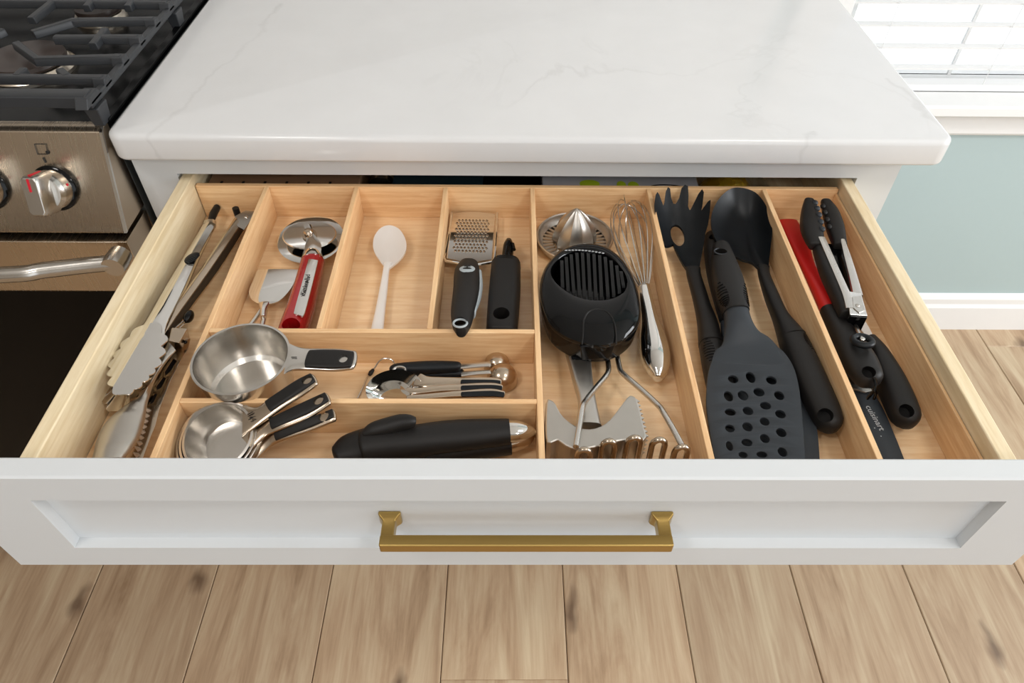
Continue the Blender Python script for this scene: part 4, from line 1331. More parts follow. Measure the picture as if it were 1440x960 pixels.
hl = [(0.13, -0.1557, 0.808), (0.1283, -0.1796, 0.807), (0.1269, -0.2046, 0.805), (0.1223, -0.2315, 0.803), (0.1207, -0.256, 0.803), (0.1247, -0.2739, 0.803), (0.1292, -0.2821, 0.803)]
hr = [(0.1424, -0.1557, 0.808), (0.1436, -0.1795, 0.807), (0.1456, -0.2045, 0.805), (0.1501, -0.2314, 0.803), (0.1503, -0.2559, 0.803), (0.146, -0.272, 0.803), (0.1389, -0.2821, 0.803)]
obj('handle', MB().handle(hl, hr, [0.013, 0.016, 0.02, 0.028, 0.031, 0.022, 0.012], e=2.1, cap0=0.15, cap1=0.4, n=28), M['chrome'], WK, smooth=60)

# ---- meat tenderizer
MT = thing('meat_tenderizer', 'cast aluminium meat tenderizer with a spiked face', 'tenderizer', (0.07, -0.33, F))
hd = plate([V((p[0], p[1], 0)) for p in smooth_pts([(0.024, -0.33, 0.824), (0.0266, -0.3275, 0.824), (0.0297, -0.3308, 0.824), (0.0337, -0.3413, 0.824), (0.0402, -0.3507, 0.824), (0.0492, -0.3577, 0.824), (0.0596, -0.36, 0.824), (0.0705, -0.3569, 0.824), (0.08, -0.349, 0.824), (0.0889, -0.3371, 0.824), (0.0981, -0.324, 0.824), (0.1015, -0.3223, 0.824), (0.1043, -0.3264, 0.824), (0.1057, -0.3411, 0.824), (0.1064, -0.3552, 0.824), (0.1074, -0.3667, 0.824), (0.1014, -0.3704, 0.824), (0.0904, -0.369, 0.824), (0.0766, -0.372, 0.824), (0.0621, -0.3765, 0.824), (0.0478, -0.3787, 0.824), (0.0389, -0.3751, 0.824), (0.0324, -0.3691, 0.824), (0.0281, -0.3706, 0.824), (0.0231, -0.3714, 0.824), (0.0224, -0.357, 0.824)], 2, True)], [], 0.033, 0.0015, z=0.8235)
obj('head', hd, M['steel_dull'], MT, smooth=0)
sp = MB()
ea, eb = V((0.1042, -0.3236, 0.8225)), V((0.1076, -0.3671, 0.8225))
for k in range(9):
    for h in range(5):
        c = ea.lerp(eb, (k + 0.4) / 9) - V((0, 0, h * 0.0062 + 0.002))
        sp.rings([[c + V((-0.0006, a * 0.0024, b * 0.0024)) for a, b in ((-1, -1), (1, -1), (1, 1), (-1, 1))], [c + V((0.0042, a * 0.0002, b * 0.0002)) for a, b in ((-1, -1), (1, -1), (1, 1), (-1, 1))]])
spo = obj('spikes', sp, M['steel_dull'], MT, smooth=0)
spo['kind'] = 'stuff'
hl = [(0.0434, -0.1913, 0.802), (0.0453, -0.2279, 0.802), (0.0459, -0.2448, 0.802), (0.0502, -0.2886, 0.806), (0.0532, -0.3195, 0.812), (0.0491, -0.3503, 0.815)]
hr = [(0.0699, -0.1912, 0.802), (0.0716, -0.2278, 0.802), (0.0712, -0.2525, 0.802), (0.0698, -0.284, 0.806), (0.0697, -0.3195, 0.812), (0.0717, -0.3533, 0.815)]
obj('handle', MB().handle(hl, hr, [0.012, 0.012, 0.012, 0.012, 0.014, 0.0165], e=3.5, cap0=0.4, cap1=0), M['steel_dull'], MT)
obj('grip_inset', MB().handle([(0.0478, -0.2284, 0.8078), (0.0496, -0.2482, 0.8078), (0.0505, -0.2692, 0.8078)], [(0.0704, -0.2283, 0.8078), (0.0696, -0.2481, 0.8078), (0.068, -0.2691, 0.8078)], [0.004, 0.004, 0.003], e=3, cap0=0.2, cap1=0.5), M['black_nylon'], MT)

# ---- potato masher
PM = thing('potato_masher', 'wavy wire potato masher with its arms under the egg slicer', 'masher', (0.1, -0.34, F))
lw = [(0.0871, -0.2505, 0.802), (0.087, -0.2703, 0.805), (0.0833, -0.2838, 0.809), (0.0707, -0.3045, 0.8145), (0.059, -0.3266, 0.823), (0.0546, -0.3387, 0.828), (0.0505, -0.3598, 0.83), (0.0456, -0.3843, 0.833)]
rw = [(0.0977, -0.2446, 0.802), (0.0978, -0.2693, 0.804), (0.1005, -0.2803, 0.806), (0.1132, -0.3015, 0.81), (0.1252, -0.3274, 0.818), (0.1275, -0.3378, 0.822), (0.1314, -0.3596, 0.828), (0.136, -0.3833, 0.832)]
obj('arm', MB().tube(smooth_pts(lw, 3), 0.0027, 10), M['steel'], PM)
obj('arm', MB().tube(smooth_pts(rw, 3), 0.0027, 10), M['steel'], PM)
lt = [(0.0525, -0.3878, 0.834), (0.0742, -0.3791, 0.834), (0.0963, -0.3754, 0.834), (0.1172, -0.3775, 0.834), (0.1354, -0.3847, 0.834)]
ser = []
for i, c in enumerate(lt):
    c = V(c)
    w = 0.0055
    ser += [V((c.x - w, c.y - 0.002, 0.800)), V((c.x - w, c.y, 0.826)), V((c.x - w * 0.6, c.y, 0.832)), V((c.x, c.y, 0.8342)), V((c.x + w * 0.6, c.y, 0.832)), V((c.x + w, c.y, 0.826)), V((c.x + w, c.y - 0.002, 0.800))]
    if i < 4:
        n_ = V(lt[i + 1])
        m_ = (V((c.x + w, c.y, 0)) + V((n_.x - w, n_.y, 0))) / 2
        ser += [V((c.x + w + 0.0025, (c.y * 3 + n_.y) / 4 - 0.002, 0.7925)), V((m_.x, m_.y - 0.002, 0.7902)), V((n_.x - w - 0.0025, (c.y + n_.y * 3) / 4 - 0.002, 0.7925))]
obj('mashing_wire', MB().tube(smooth_pts(ser, 2), 0.0027, 10), M['steel_warm'], PM)
obj('handle', MB().handle([(0.0901, -0.1436, 0.8), (0.0869, -0.189, 0.8), (0.0855, -0.2309, 0.8), (0.0854, -0.2477, 0.8)], [(0.1108, -0.1435, 0.8), (0.1067, -0.1889, 0.8), (0.1023, -0.2308, 0.8), (0.1, -0.2457, 0.8)], [0.018, 0.022, 0.018, 0.010], cap0=0.6, cap1=0.3), M['black_soft'], PM)
# ---- spaghetti server
SS = thing('spaghetti_server', 'black nylon spaghetti server with teeth around a round hole', 'pasta server', (0.2, -0.15, F))
so = [(0.1808, -0.0737, 0.803), (0.1744, -0.0774, 0.808), (0.1696, -0.0903, 0.812), (0.1669, -0.0915, 0.815), (0.1678, -0.0822, 0.818), (0.1628, -0.082, 0.824), (0.1601, -0.0712, 0.83), (0.1585, -0.0562, 0.833), (0.1589, -0.0436, 0.836), (0.1617, -0.0307, 0.838), (0.1645, -0.0256, 0.838), (0.1673, -0.0263, 0.836), (0.1692, -0.0365, 0.831), (0.1714, -0.0365, 0.83), (0.1742, -0.0292, 0.833), (0.1764, -0.0174, 0.838), (0.1794, -0.0122, 0.84), (0.1822, -0.0129, 0.838), (0.183, -0.0204, 0.834), (0.186, -0.0263, 0.831), (0.189, -0.0262, 0.831), (0.1933, -0.0203, 0.834), (0.1962, -0.0113, 0.838), (0.2001, -0.009, 0.84), (0.2036, -0.0112, 0.84), (0.2041, -0.0201, 0.836), (0.2033, -0.0304, 0.831), (0.2048, -0.0347, 0.83), (0.208, -0.0347, 0.831), (0.2117, -0.0274, 0.834), (0.2142, -0.0236, 0.838), (0.218, -0.0214, 0.838), (0.2197, -0.0258, 0.836), (0.2179, -0.0374, 0.832), (0.2152, -0.0474, 0.828), (0.2172, -0.0502, 0.828), (0.2211, -0.0431, 0.832), (0.2231, -0.038, 0.835), (0.2255, -0.0387, 0.835), (0.2243, -0.05, 0.832), (0.2215, -0.0626, 0.828), (0.2182, -0.071, 0.82), (0.2162, -0.0806, 0.815), (0.2124, -0.0928, 0.808), (0.2041, -0.1209, 0.803), (0.1895, -0.121, 0.803), (0.1866, -0.0998, 0.803), (0.1833, -0.0843, 0.803)]
server_z = fit_z(so + [(0.1892, -0.0603, 0.801), (0.1848, -0.0462, 0.805), (0.1981, -0.0448, 0.804), (0.2028, -0.0696, 0.802), (0.1915, -0.0313, 0.815), (0.18, -0.0416, 0.812), (0.2101, -0.0413, 0.812), (0.1976, -0.121, 0.803)], 0.8)
ss_head = MB().star((0.1885, -0.0629, 0.803), 0.0085, dense(so, 2), None, 0.003, 14, 1.0, server_z, 1.65)
obj('head', ss_head, M['black_nylon'], SS, smooth=60)
sl_ = [(0.1882, -0.1208, 0.806), (0.188, -0.1331, 0.804), (0.1886, -0.1579, 0.803), (0.1885, -0.1817, 0.802), (0.1872, -0.206, 0.8015), (0.1841, -0.2324, 0.8), (0.1816, -0.2734, 0.7995), (0.1816, -0.3169, 0.7985), (0.1843, -0.3373, 0.798)]
sr_ = [(0.2051, -0.1207, 0.806), (0.2041, -0.133, 0.804), (0.2051, -0.1578, 0.803), (0.2061, -0.1816, 0.802), (0.2082, -0.2059, 0.8015), (0.2083, -0.2323, 0.8), (0.2098, -0.2733, 0.7995), (0.2073, -0.3169, 0.7985), (0.2042, -0.3373, 0.798)]
st_ = [0.006, 0.011, 0.014, 0.016, 0.02, 0.0235, 0.023, 0.021, 0.018]
obj('handle', MB().handle(sl_, sr_, st_, cap0=0, cap1=0.5), M['black_soft'], SS)
obj('collar', MB().handle([(0.1839, -0.2298, 0.8005), (0.1834, -0.2359, 0.8005)], [(0.2084, -0.2297, 0.8005), (0.2082, -0.2357, 0.8005)], [0.024, 0.0245], cap0=0.02, cap1=0.02), M['black_soft'], SS)
obj('grip_ribs', ribs(sl_, sr_, st_, lens(5.12, 5.8, 9), 95, 150), M['black_gloss'], SS)

# ---- big spoon
BS = thing('serving_spoon', 'large solid black nylon spoon with a deep oval bowl', 'spoon', (0.28, -0.15, F))
so = smooth_pts([(0.2706, -0.0039, 0.831), (0.2873, -0.0105, 0.831), (0.2961, -0.0296, 0.829), (0.2984, -0.0523, 0.826), (0.2954, -0.0729, 0.822), (0.2895, -0.093, 0.816), (0.2831, -0.1149, 0.81), (0.2788, -0.1274, 0.808), (0.27, -0.1275, 0.808), (0.2627, -0.1188, 0.81), (0.2494, -0.1138, 0.813), (0.2361, -0.1037, 0.817), (0.226, -0.0881, 0.822), (0.2244, -0.0667, 0.826), (0.2287, -0.0459, 0.829), (0.2403, -0.0242, 0.831), (0.2558, -0.0079, 0.831)], 4, True)
spoon_z = dish(so, 0.022)
obj('bowl', MB().star((0.2756, -0.0378, 0.797), 0, so, None, 0.003, 14, 1.0, spoon_z), M['black_nylon'], BS, smooth=60)
sl_ = [(0.2705, -0.1178, 0.806), (0.2679, -0.1349, 0.806), (0.2664, -0.1698, 0.806), (0.267, -0.2005, 0.806), (0.2653, -0.2296, 0.806), (0.265, -0.2552, 0.806), (0.266, -0.2922, 0.806), (0.2682, -0.3225, 0.806), (0.2697, -0.3333, 0.806)]
sr_ = [(0.2843, -0.1177, 0.806), (0.2807, -0.1348, 0.806), (0.2811, -0.1697, 0.806), (0.2828, -0.2004, 0.806), (0.291, -0.2295, 0.806), (0.2936, -0.2551, 0.806), (0.2957, -0.2921, 0.806), (0.2969, -0.3224, 0.806), (0.2966, -0.3315, 0.806)]
st_ = [0.006, 0.011, 0.016, 0.019, 0.025, 0.028, 0.027, 0.025, 0.023]
bh_ = obj('handle', MB().handle(sl_, sr_, st_, e=2.7, cap0=0, cap1=1.1), M['black_soft'], BS)
cut(bh_, [tilt_hole((0.2777, -0.3361, 0.814), 0.0068)])
obj('collar', MB().handle([(0.2651, -0.2271, 0.8065), (0.265, -0.2331, 0.8065)], [(0.2904, -0.2259, 0.8065), (0.2923, -0.232, 0.8065)], [0.0245, 0.0268], cap0=0.02, cap1=0.02), M['black_soft'], BS)
obj('grip_ribs', ribs(sl_, sr_, st_, lens(4.15, 5.15, 12), 15, 75), M['black_gloss'], BS)

# ---- two turners: the slotted one lies on top of a plain one
TB = thing('plain_turner', 'plain black turner lying underneath the one with oval holes', 'turner', (0.22, -0.25, F))
obj('handle', MB().handle([(0.222, -0.0653, 0.803), (0.2171, -0.0866, 0.803), (0.2124, -0.1282, 0.803), (0.2115, -0.1692, 0.803), (0.2109, -0.2021, 0.803)], [(0.2401, -0.0597, 0.803), (0.2393, -0.0838, 0.803), (0.235, -0.128, 0.803), (0.2317, -0.1691, 0.803), (0.226, -0.202, 0.803)], [0.018, 0.024, 0.026, 0.024, 0.014], cap0=0.7, cap1=0.2), M['black_soft'], TB)
cut(bpy.data.objects[[o.name for o in TB.children if o.name.startswith('handle')][0]], [hole((0.2283, -0.0748, 0.81), 0.006, 0.006)])
obj('neck', MB().handle([(0.2138, -0.1948, 0.8), (0.2091, -0.218, 0.8), (0.2023, -0.2403, 0.8), (0.1969, -0.2597, 0.8)], [(0.2275, -0.1947, 0.8), (0.2366, -0.2178, 0.8), (0.2601, -0.242, 0.8), (0.2658, -0.2613, 0.8)], [0.013, 0.008, 0.004, 0.0025], cap0=0, cap1=0.1), M['grey_nylon'], TB)
bo_ = smooth_pts([(0.2156, -0.243, 0.803), (0.2453, -0.2399, 0.803), (0.265, -0.2476, 0.803), (0.273, -0.2658, 0.803), (0.2727, -0.2915, 0.803), (0.2733, -0.3176, 0.803), (0.2715, -0.3424, 0.803), (0.2642, -0.3742, 0.803), (0.2583, -0.3955, 0.803), (0.224, -0.4012, 0.803), (0.1811, -0.4013, 0.803), (0.1713, -0.3956, 0.803), (0.1748, -0.3722, 0.803), (0.1801, -0.3329, 0.803), (0.1874, -0.29, 0.803), (0.1981, -0.2576, 0.803)], 3, True)
obj('blade', plate(bo_, [], 0.0028, 0.0007, z=0.8025), M['grey_nylon'], TB, smooth=30)

TF = thing('slotted_turner', 'black turner with oval holes in its broad blade, on top', 'turner', (0.22, -0.28, F))
tl = [(0.2173, -0.1149, 0.826), (0.2098, -0.1429, 0.826), (0.2061, -0.1684, 0.825), (0.2058, -0.1971, 0.824), (0.2078, -0.2119, 0.823)]
tr = [(0.2349, -0.1072, 0.826), (0.2372, -0.1367, 0.826), (0.2386, -0.1659, 0.825), (0.2362, -0.1969, 0.824), (0.2348, -0.2117, 0.823)]
th_ = obj('handle', MB().handle(tl, tr, [0.018, 0.024, 0.027, 0.027, 0.025], cap0=0.8, cap1=0.05), M['black_soft'], TF)
cut(th_, [hole((0.2196, -0.1296, 0.838), 0.0068, 0.0058)])
hr_ = V((0.22, -0.1286, 0.8372))
obj('hole_rim', MB().tube([V((hr_.x + 0.0072 * math.cos(q), hr_.y + 0.0062 * math.sin(q), hr_.z - 0.0014 - 0.0010 * math.sin(q))) for q in [2 * math.pi * k / 20 for k in range(20)]], 0.0008, 6, close=True), M['grey_nylon'], TF)
tt_ = [0.018, 0.024, 0.027, 0.027, 0.025]
obj('grip_ribs', ribs(tl, tr, tt_, lens(2.35, 3.7, 11), 115, 170), M['black_gloss'], TF)
obj('grip_ribs', ribs(tl, tr, tt_, lens(2.35, 3.7, 11), 10, 60), M['black_gloss'], TF)
obj('neck', MB().handle([(0.2093, -0.2098, 0.823), (0.2069, -0.2273, 0.822), (0.2029, -0.2409, 0.8195), (0.1941, -0.2556, 0.8165), (0.1857, -0.2749, 0.815)], [(0.2345, -0.2086, 0.823), (0.235, -0.2231, 0.822), (0.2412, -0.2387, 0.8195), (0.2554, -0.2534, 0.8165), (0.2615, -0.2765, 0.815)], [0.022, 0.019, 0.012, 0.006, 0.0026], e=2.2, cap0=0.02, cap1=0.02, n=28), M['grey_nylon'], TF, smooth=60)
bo_ = smooth_pts([(0.207, -0.2522, 0.816), (0.2296, -0.2463, 0.816), (0.2484, -0.2481, 0.816), (0.2586, -0.2577, 0.816), (0.2633, -0.2764, 0.816), (0.2626, -0.2962, 0.816), (0.2591, -0.3178, 0.816), (0.2521, -0.3504, 0.816), (0.2443, -0.383, 0.816), (0.2375, -0.4065, 0.816), (0.1987, -0.4107, 0.816), (0.1661, -0.4067, 0.816), (0.1672, -0.3832, 0.816), (0.1685, -0.3546, 0.816), (0.1711, -0.3265, 0.816), (0.1755, -0.3053, 0.816), (0.1818, -0.2832, 0.816), (0.1932, -0.2609, 0.816)], 3, True)
hs = [(0.2020, -0.2944, 0.0056, 0.0057), (0.2192, -0.2921, 0.0050, 0.0077), (0.2382, -0.2957, 0.0056, 0.0060), (0.1931, -0.3153, 0.0049, 0.0069), (0.2068, -0.3143, 0.0055, 0.0066), (0.2227, -0.3103, 0.0058, 0.0059), (0.2407, -0.3142, 0.0052, 0.0062), (0.1907, -0.3338, 0.0057, 0.0048), (0.2072, -0.3324, 0.0054, 0.0056), (0.2249, -0.3262, 0.0057, 0.0053), (0.2361, -0.3359, 0.0054, 0.0056), (0.1865, -0.3521, 0.0050, 0.0050), (0.2027, -0.3503, 0.0053, 0.0057), (0.2196, -0.3444, 0.0050, 0.0054), (0.2314, -0.3565, 0.0052, 0.0057), (0.1820, -0.3711, 0.0037, 0.0058), (0.1982, -0.3673, 0.0055, 0.0048), (0.2151, -0.3630, 0.0049, 0.0056), (0.2269, -0.3773, 0.0046, 0.0057), (0.1918, -0.3803, 0.0045, 0.0040), (0.2083, -0.3799, 0.0054, 0.0040), (0.1801, -0.3883, 0.0042, 0.0046), (0.1954, -0.3948, 0.0047, 0.0045), (0.2149, -0.3948, 0.0047, 0.0045)]
obj('blade', plate(bo_, [circ((x, y), a * 0.98, b * 0.98, 18) for x, y, a, b in hs], 0.003, 0.0007, z=0.8160), M['grey_nylon'], TF, smooth=30)

# ---- right compartment
RS = thing('silicone_spatula', 'red silicone spatula with a black handle along the right divider', 'spatula', (0.34, -0.17, F))
obj('blade', MB().handle([(0.3185, -0.0267, 0.804), (0.3195, -0.0478, 0.805), (0.3189, -0.0803, 0.806), (0.319, -0.1247, 0.808), (0.3182, -0.1578, 0.81), (0.3176, -0.1837, 0.812), (0.3166, -0.202, 0.814)], [(0.3411, -0.0336, 0.804), (0.3413, -0.0559, 0.805), (0.3404, -0.0841, 0.806), (0.3346, -0.1209, 0.808), (0.3359, -0.1589, 0.81), (0.3338, -0.1781, 0.812), (0.3332, -0.1944, 0.814)], [0.004, 0.006, 0.008, 0.010, 0.014, 0.015, 0.016], e=2.6, cap0=0.25, cap1=0), M['red_soft'], RS, smooth=60)
rh = obj('handle', MB().handle([(0.3162, -0.201, 0.814), (0.3146, -0.2218, 0.815), (0.313, -0.2555, 0.818), (0.3112, -0.2842, 0.822), (0.3124, -0.3019, 0.825)], [(0.334, -0.1933, 0.814), (0.3354, -0.2166, 0.815), (0.3397, -0.2456, 0.818), (0.3415, -0.2722, 0.822), (0.3386, -0.2903, 0.825)], [0.017, 0.022, 0.026, 0.025, 0.022], cap0=0.02, cap1=0.95), M['black_soft'], RS)
cut(rh, [tilt_hole((0.3224, -0.3009, 0.834), 0.0060)])
obj('tie', MB().tube([(0.3249, -0.3078, 0.834), (0.3251, -0.3146, 0.832), (0.3228, -0.3189, 0.829), (0.3224, -0.3182, 0.822), (0.3236, -0.316, 0.814)], 0.0016, 7).tube([(0.324, -0.3155, 0.829), (0.3283, -0.3165, 0.822), (0.3286, -0.3176, 0.815)], 0.0014, 7), M['black_gloss'], RS)

DT = thing('dark_blade_tool', 'flat charcoal nylon blade with small grey lettering at the drawer front', 'spatula', (0.36, -0.33, F))
bo_ = smooth_pts([(0.3214, -0.296, 0.8), (0.3323, -0.2924, 0.8), (0.3402, -0.2994, 0.8), (0.3427, -0.3116, 0.8), (0.3431, -0.3252, 0.8), (0.3426, -0.3408, 0.8), (0.3421, -0.3559, 0.8), (0.3411, -0.372, 0.8), (0.3401, -0.3876, 0.8), (0.3226, -0.3906, 0.8), (0.3214, -0.3698, 0.8), (0.3217, -0.34, 0.8), (0.321, -0.3151, 0.8)], 2, True)
obj('blade', plate(bo_, [], 0.003, 0.0006, z=0.800), M['grey_nylon'], DT, smooth=30)
obj('steel_shank', plate([V(p) for p in [(0.316, -0.2599, 0.803), (0.3229, -0.2693, 0.803), (0.3297, -0.2804, 0.803), (0.3374, -0.2904, 0.803), (0.3384, -0.2975, 0.803), (0.3316, -0.2993, 0.803), (0.3214, -0.2949, 0.803), (0.3156, -0.2786, 0.803)]], [], 0.0024, 0.0003, z=0.8032), M['steel_dull'], DT, smooth=0)
a, b = V((0.3301, -0.3179, 0.8004)), V((0.3326, -0.3387, 0.8004))
text('lettering', 'cuisinart', 0.0085, (a + b) / 2, b - a, V((b.y - a.y, a.x - b.x, 0)) * -1, M['grey_ink'], DT, 0.0003)
mb = MB().ell((0.327, -0.3398, 0.8002), 0.0006, 0.0006, 0.0003, 8, 4).ell((0.3296, -0.349, 0.8002), 0.0006, 0.0006, 0.0003, 8, 4)
obj('speck', mb, M['grey_ink'], DT)

BH = thing('black_handled_server', 'server with black hanging-hole handle and pale flat blade beneath the tongs', 'server', (0.36, -0.22, F))
obj('blade', MB().sheet([(0.3419, -0.0967, 0.795), (0.3429, -0.1181, 0.795), (0.3449, -0.1458, 0.795), (0.3512, -0.1734, 0.795), (0.3602, -0.1997, 0.795), (0.3651, -0.2227, 0.795)], [(0.3602, -0.0888, 0.795), (0.3622, -0.1142, 0.795), (0.3638, -0.1422, 0.795), (0.3676, -0.171, 0.795), (0.3713, -0.1985, 0.795), (0.3718, -0.2226, 0.795)], 0.0016, 0.0005, 4), M['white_plastic'], BH)
bh = obj('handle', MB().handle([(0.3535, -0.2332, 0.806), (0.3496, -0.2548, 0.806), (0.3457, -0.2875, 0.806), (0.3442, -0.3121, 0.806), (0.3437, -0.3297, 0.806)], [(0.3631, -0.2321, 0.806), (0.3682, -0.2547, 0.806), (0.371, -0.2828, 0.806), (0.3717, -0.3094, 0.806), (0.3706, -0.3238, 0.806)], [0.016, 0.024, 0.027, 0.025, 0.023], e=2.7, cap0=0.3, cap1=1.1), M['black_soft'], BH)
cut(bh, [tilt_hole((0.3538, -0.3309, 0.814), 0.0066)])
obj('red_mark', MB().ell((0.3562, -0.2437, 0.814), 0.0016, 0.0022, 0.001, 10, 6), M['red_soft'], BH)

NT = thing('nylon_tipped_tongs', 'steel tongs with scalloped black tips and a ring pull', 'tongs', (0.36, -0.13, F))
TZ = 0.833
lh = MB().handle([(0.3417, -0.0275, 0.833), (0.3317, -0.0504, 0.833), (0.3227, -0.0791, 0.833), (0.3208, -0.1, 0.833), (0.3224, -0.1189, 0.833)], [(0.3528, -0.0303, 0.833), (0.3507, -0.0516, 0.833), (0.3465, -0.0789, 0.833), (0.3425, -0.0972, 0.833), (0.3374, -0.1113, 0.833)], [0.008, 0.014, 0.017, 0.016, 0.012], e=2.6, cap0=0.35, cap1=0.2)
obj('left_tip', lh, M['black_soft'], NT)
obj('right_tip', MB().handle([(0.3617, -0.0302, 0.832), (0.3573, -0.0502, 0.832), (0.353, -0.0775, 0.832), (0.3514, -0.0985, 0.832), (0.3517, -0.1174, 0.832)], [(0.3729, -0.0272, 0.832), (0.3755, -0.0486, 0.832), (0.3728, -0.076, 0.832), (0.3684, -0.0944, 0.832), (0.3634, -0.1086, 0.832)], [0.008, 0.013, 0.016, 0.015, 0.012], e=2.6, cap0=0.35, cap1=0.2), M['black_soft'], NT)
for pts in ([(0.3491, -0.0403, 0.838), (0.3475, -0.0529, 0.839), (0.3451, -0.0667, 0.84), (0.343, -0.0802, 0.84), (0.3406, -0.0934, 0.84)],):
    sc = MB()
    for p in pts:
        sc.ell(p, 0.0036, 0.0042, 0.003, 12, 8)
    obj('scalloped_edge', sc, M['grey_nylon'], NT)
sc = MB()
for p in [(0.3578, -0.0445, 0.836), (0.3556, -0.0584, 0.837), (0.3539, -0.0721, 0.837), (0.3521, -0.0854, 0.837)]:
    sc.ell(p, 0.0030, 0.0040, 0.003, 12, 8)
obj('scalloped_edge', sc, M['black_soft'], NT)
obj('left_arm', MB().handle([(0.3321, -0.1075, 0.838), (0.3307, -0.1502, 0.838), (0.3294, -0.1898, 0.838), (0.3278, -0.2266, 0.838)], [(0.3397, -0.1075, 0.838), (0.3384, -0.1502, 0.838), (0.3375, -0.1897, 0.838), (0.3367, -0.2163, 0.838)], 0.005, e=6, cap0=0, cap1=0, n=12), M['steel'], NT)
obj('right_arm', MB().handle([(0.3572, -0.1086, 0.836), (0.3522, -0.1358, 0.836), (0.3468, -0.1685, 0.836), (0.3413, -0.1983, 0.836)], [(0.362, -0.1085, 0.836), (0.3592, -0.1381, 0.836), (0.3551, -0.1707, 0.836), (0.3505, -0.2015, 0.836)], 0.005, e=6, cap0=0, cap1=0, n=12), M['steel'], NT)
obj('inner_web', MB().sheet([(0.343, -0.1037, 0.828), (0.3425, -0.1407, 0.828), (0.3421, -0.1753, 0.828), (0.3427, -0.2005, 0.828)], [(0.3616, -0.1061, 0.828), (0.3566, -0.1358, 0.828), (0.3519, -0.1662, 0.828), (0.3464, -0.2004, 0.828)], 0.002, 0, 2), M['black_gloss'], NT)
obj('left_grip', MB().handle([(0.3278, -0.1214, 0.83), (0.3234, -0.1526, 0.83), (0.3228, -0.1865, 0.83), (0.3229, -0.2184, 0.83)], [(0.3376, -0.1138, 0.83), (0.3357, -0.1502, 0.83), (0.3348, -0.1864, 0.83), (0.331, -0.2245, 0.83)], [0.014, 0.018, 0.018, 0.015], cap0=0.4, cap1=0.3), M['black_soft'], NT)
mb = MB().hexa([(0.3299, -0.2256, 0.822), (0.3448, -0.2266, 0.822), (0.3628, -0.1831, 0.822), (0.3457, -0.1799, 0.822)], [(0.3261, -0.2307, 0.84), (0.3435, -0.2326, 0.84), (0.3482, -0.1994, 0.84), (0.3354, -0.1963, 0.84)])
obj('hinge', mb, M['chrome'], NT, smooth=0, bevel=0.0008)
fx = [V(p) for p in [(0.3371, -0.2061, 0.8402), (0.3455, -0.205, 0.8402), (0.343, -0.2247, 0.8402), (0.3359, -0.2288, 0.8402), (0.3326, -0.2217, 0.8402)]]
obj('hinge_cover', plate(fx, [], 0.001, 0.0002, z=0.8410), M['steel'], NT, smooth=0)
obj('rivet', MB().ell((0.3375, -0.2187, 0.8413), 0.0022, 0.0022, 0.0009, 14, 6), M['steel_dull'], NT)
obj('end_cap', MB().hexa([(0.3306, -0.2277, 0.82), (0.3399, -0.2387, 0.82), (0.3473, -0.2236, 0.82), (0.3337, -0.2206, 0.82)], [(0.327, -0.2317, 0.8385), (0.3433, -0.2336, 0.8385), (0.3439, -0.23, 0.8385), (0.3282, -0.2281, 0.8385)]), M['black_gloss'], NT, smooth=0, bevel=0.0006)
rc_ = V((0.3278, -0.2647, 0.838))
obj('pull_ring', MB().tube([V((rc_.x + 0.0085 * math.cos(q), rc_.y + 0.0082 * math.sin(q), rc_.z - 0.002 * math.sin(q))) for q in [2 * math.pi * k / 28 for k in range(28)]], 0.0032, 12, close=True), M['black_nylon'], NT)
obj('pull_rod', MB().tube([(0.3341, -0.2356, 0.829), (0.3307, -0.2484, 0.834), (0.3288, -0.2609, 0.837)], 0.002, 8).ell((0.3292, -0.2618, 0.837), 0.003, 0.003, 0.0022), M['steel'], NT)

# ---- measuring cups
def cup_shell(c, n, r0, r1, dep, th=0.001):
    n = V(n).normalized()
    prof = [(r1 - 0.004, -dep), (r1, -dep + 0.004), (r0 - 0.0005, -0.001), (r0 + 0.0010, 0.0), (r0 - th - 0.0002, 0.0002), (r0 - th - 0.0008, -0.002), (r1 - th, -dep + 0.005), (r1 - 0.0045, -dep + th)]
    return MB().lathe(prof, c, 72, n)


MC = thing('measuring_cup', 'large steel one-cup measuring cup with handle to the right', 'measuring cup', (-0.2625, -0.285, F))
cc = V((-0.2551, -0.2962, 0.846))
obj('cup', cup_shell(cc, (0, 0, 1), 0.0430, 0.0388, 0.0430), M['steel'], MC, smooth=35)
hs_ = obj('handle', MB().handle([(-0.2163, -0.2782, 0.8455), (-0.2104, -0.2817, 0.845), (-0.2004, -0.2835, 0.844), (-0.1859, -0.2838, 0.844), (-0.1695, -0.2842, 0.844), (-0.1553, -0.2864, 0.844)], [(-0.21, -0.3156, 0.8455), (-0.2047, -0.3114, 0.845), (-0.1965, -0.3092, 0.844), (-0.1811, -0.3095, 0.844), (-0.165, -0.3103, 0.844), (-0.1513, -0.3081, 0.844)], [0.0025, 0.005, 0.006, 0.006, 0.006, 0.006], e=3, cap0=0, cap1=0.35), M['steel'], MC)
hp_ = obj('grip_pad', MB().handle([(-0.1956, -0.2883, 0.8468), (-0.1846, -0.2878, 0.8468), (-0.1683, -0.2881, 0.8468), (-0.1557, -0.2898, 0.8468)], [(-0.1916, -0.3082, 0.8468), (-0.1806, -0.309, 0.8468), (-0.1647, -0.3094, 0.8468), (-0.1521, -0.308, 0.8468)], [0.004, 0.005, 0.005, 0.004], e=4, cap0=0.2, cap1=0.2), M['black_soft'], MC)
cut(hp_, [hole((-0.1613, -0.2993, 0.8485), 0.0042, 0.0052)])
text('engraving', '1', 0.0075, (-0.2063, -0.2976, 0.8483), V((0, -1, 0)), V((1, 0, 0)), M['black_ink'], MC)

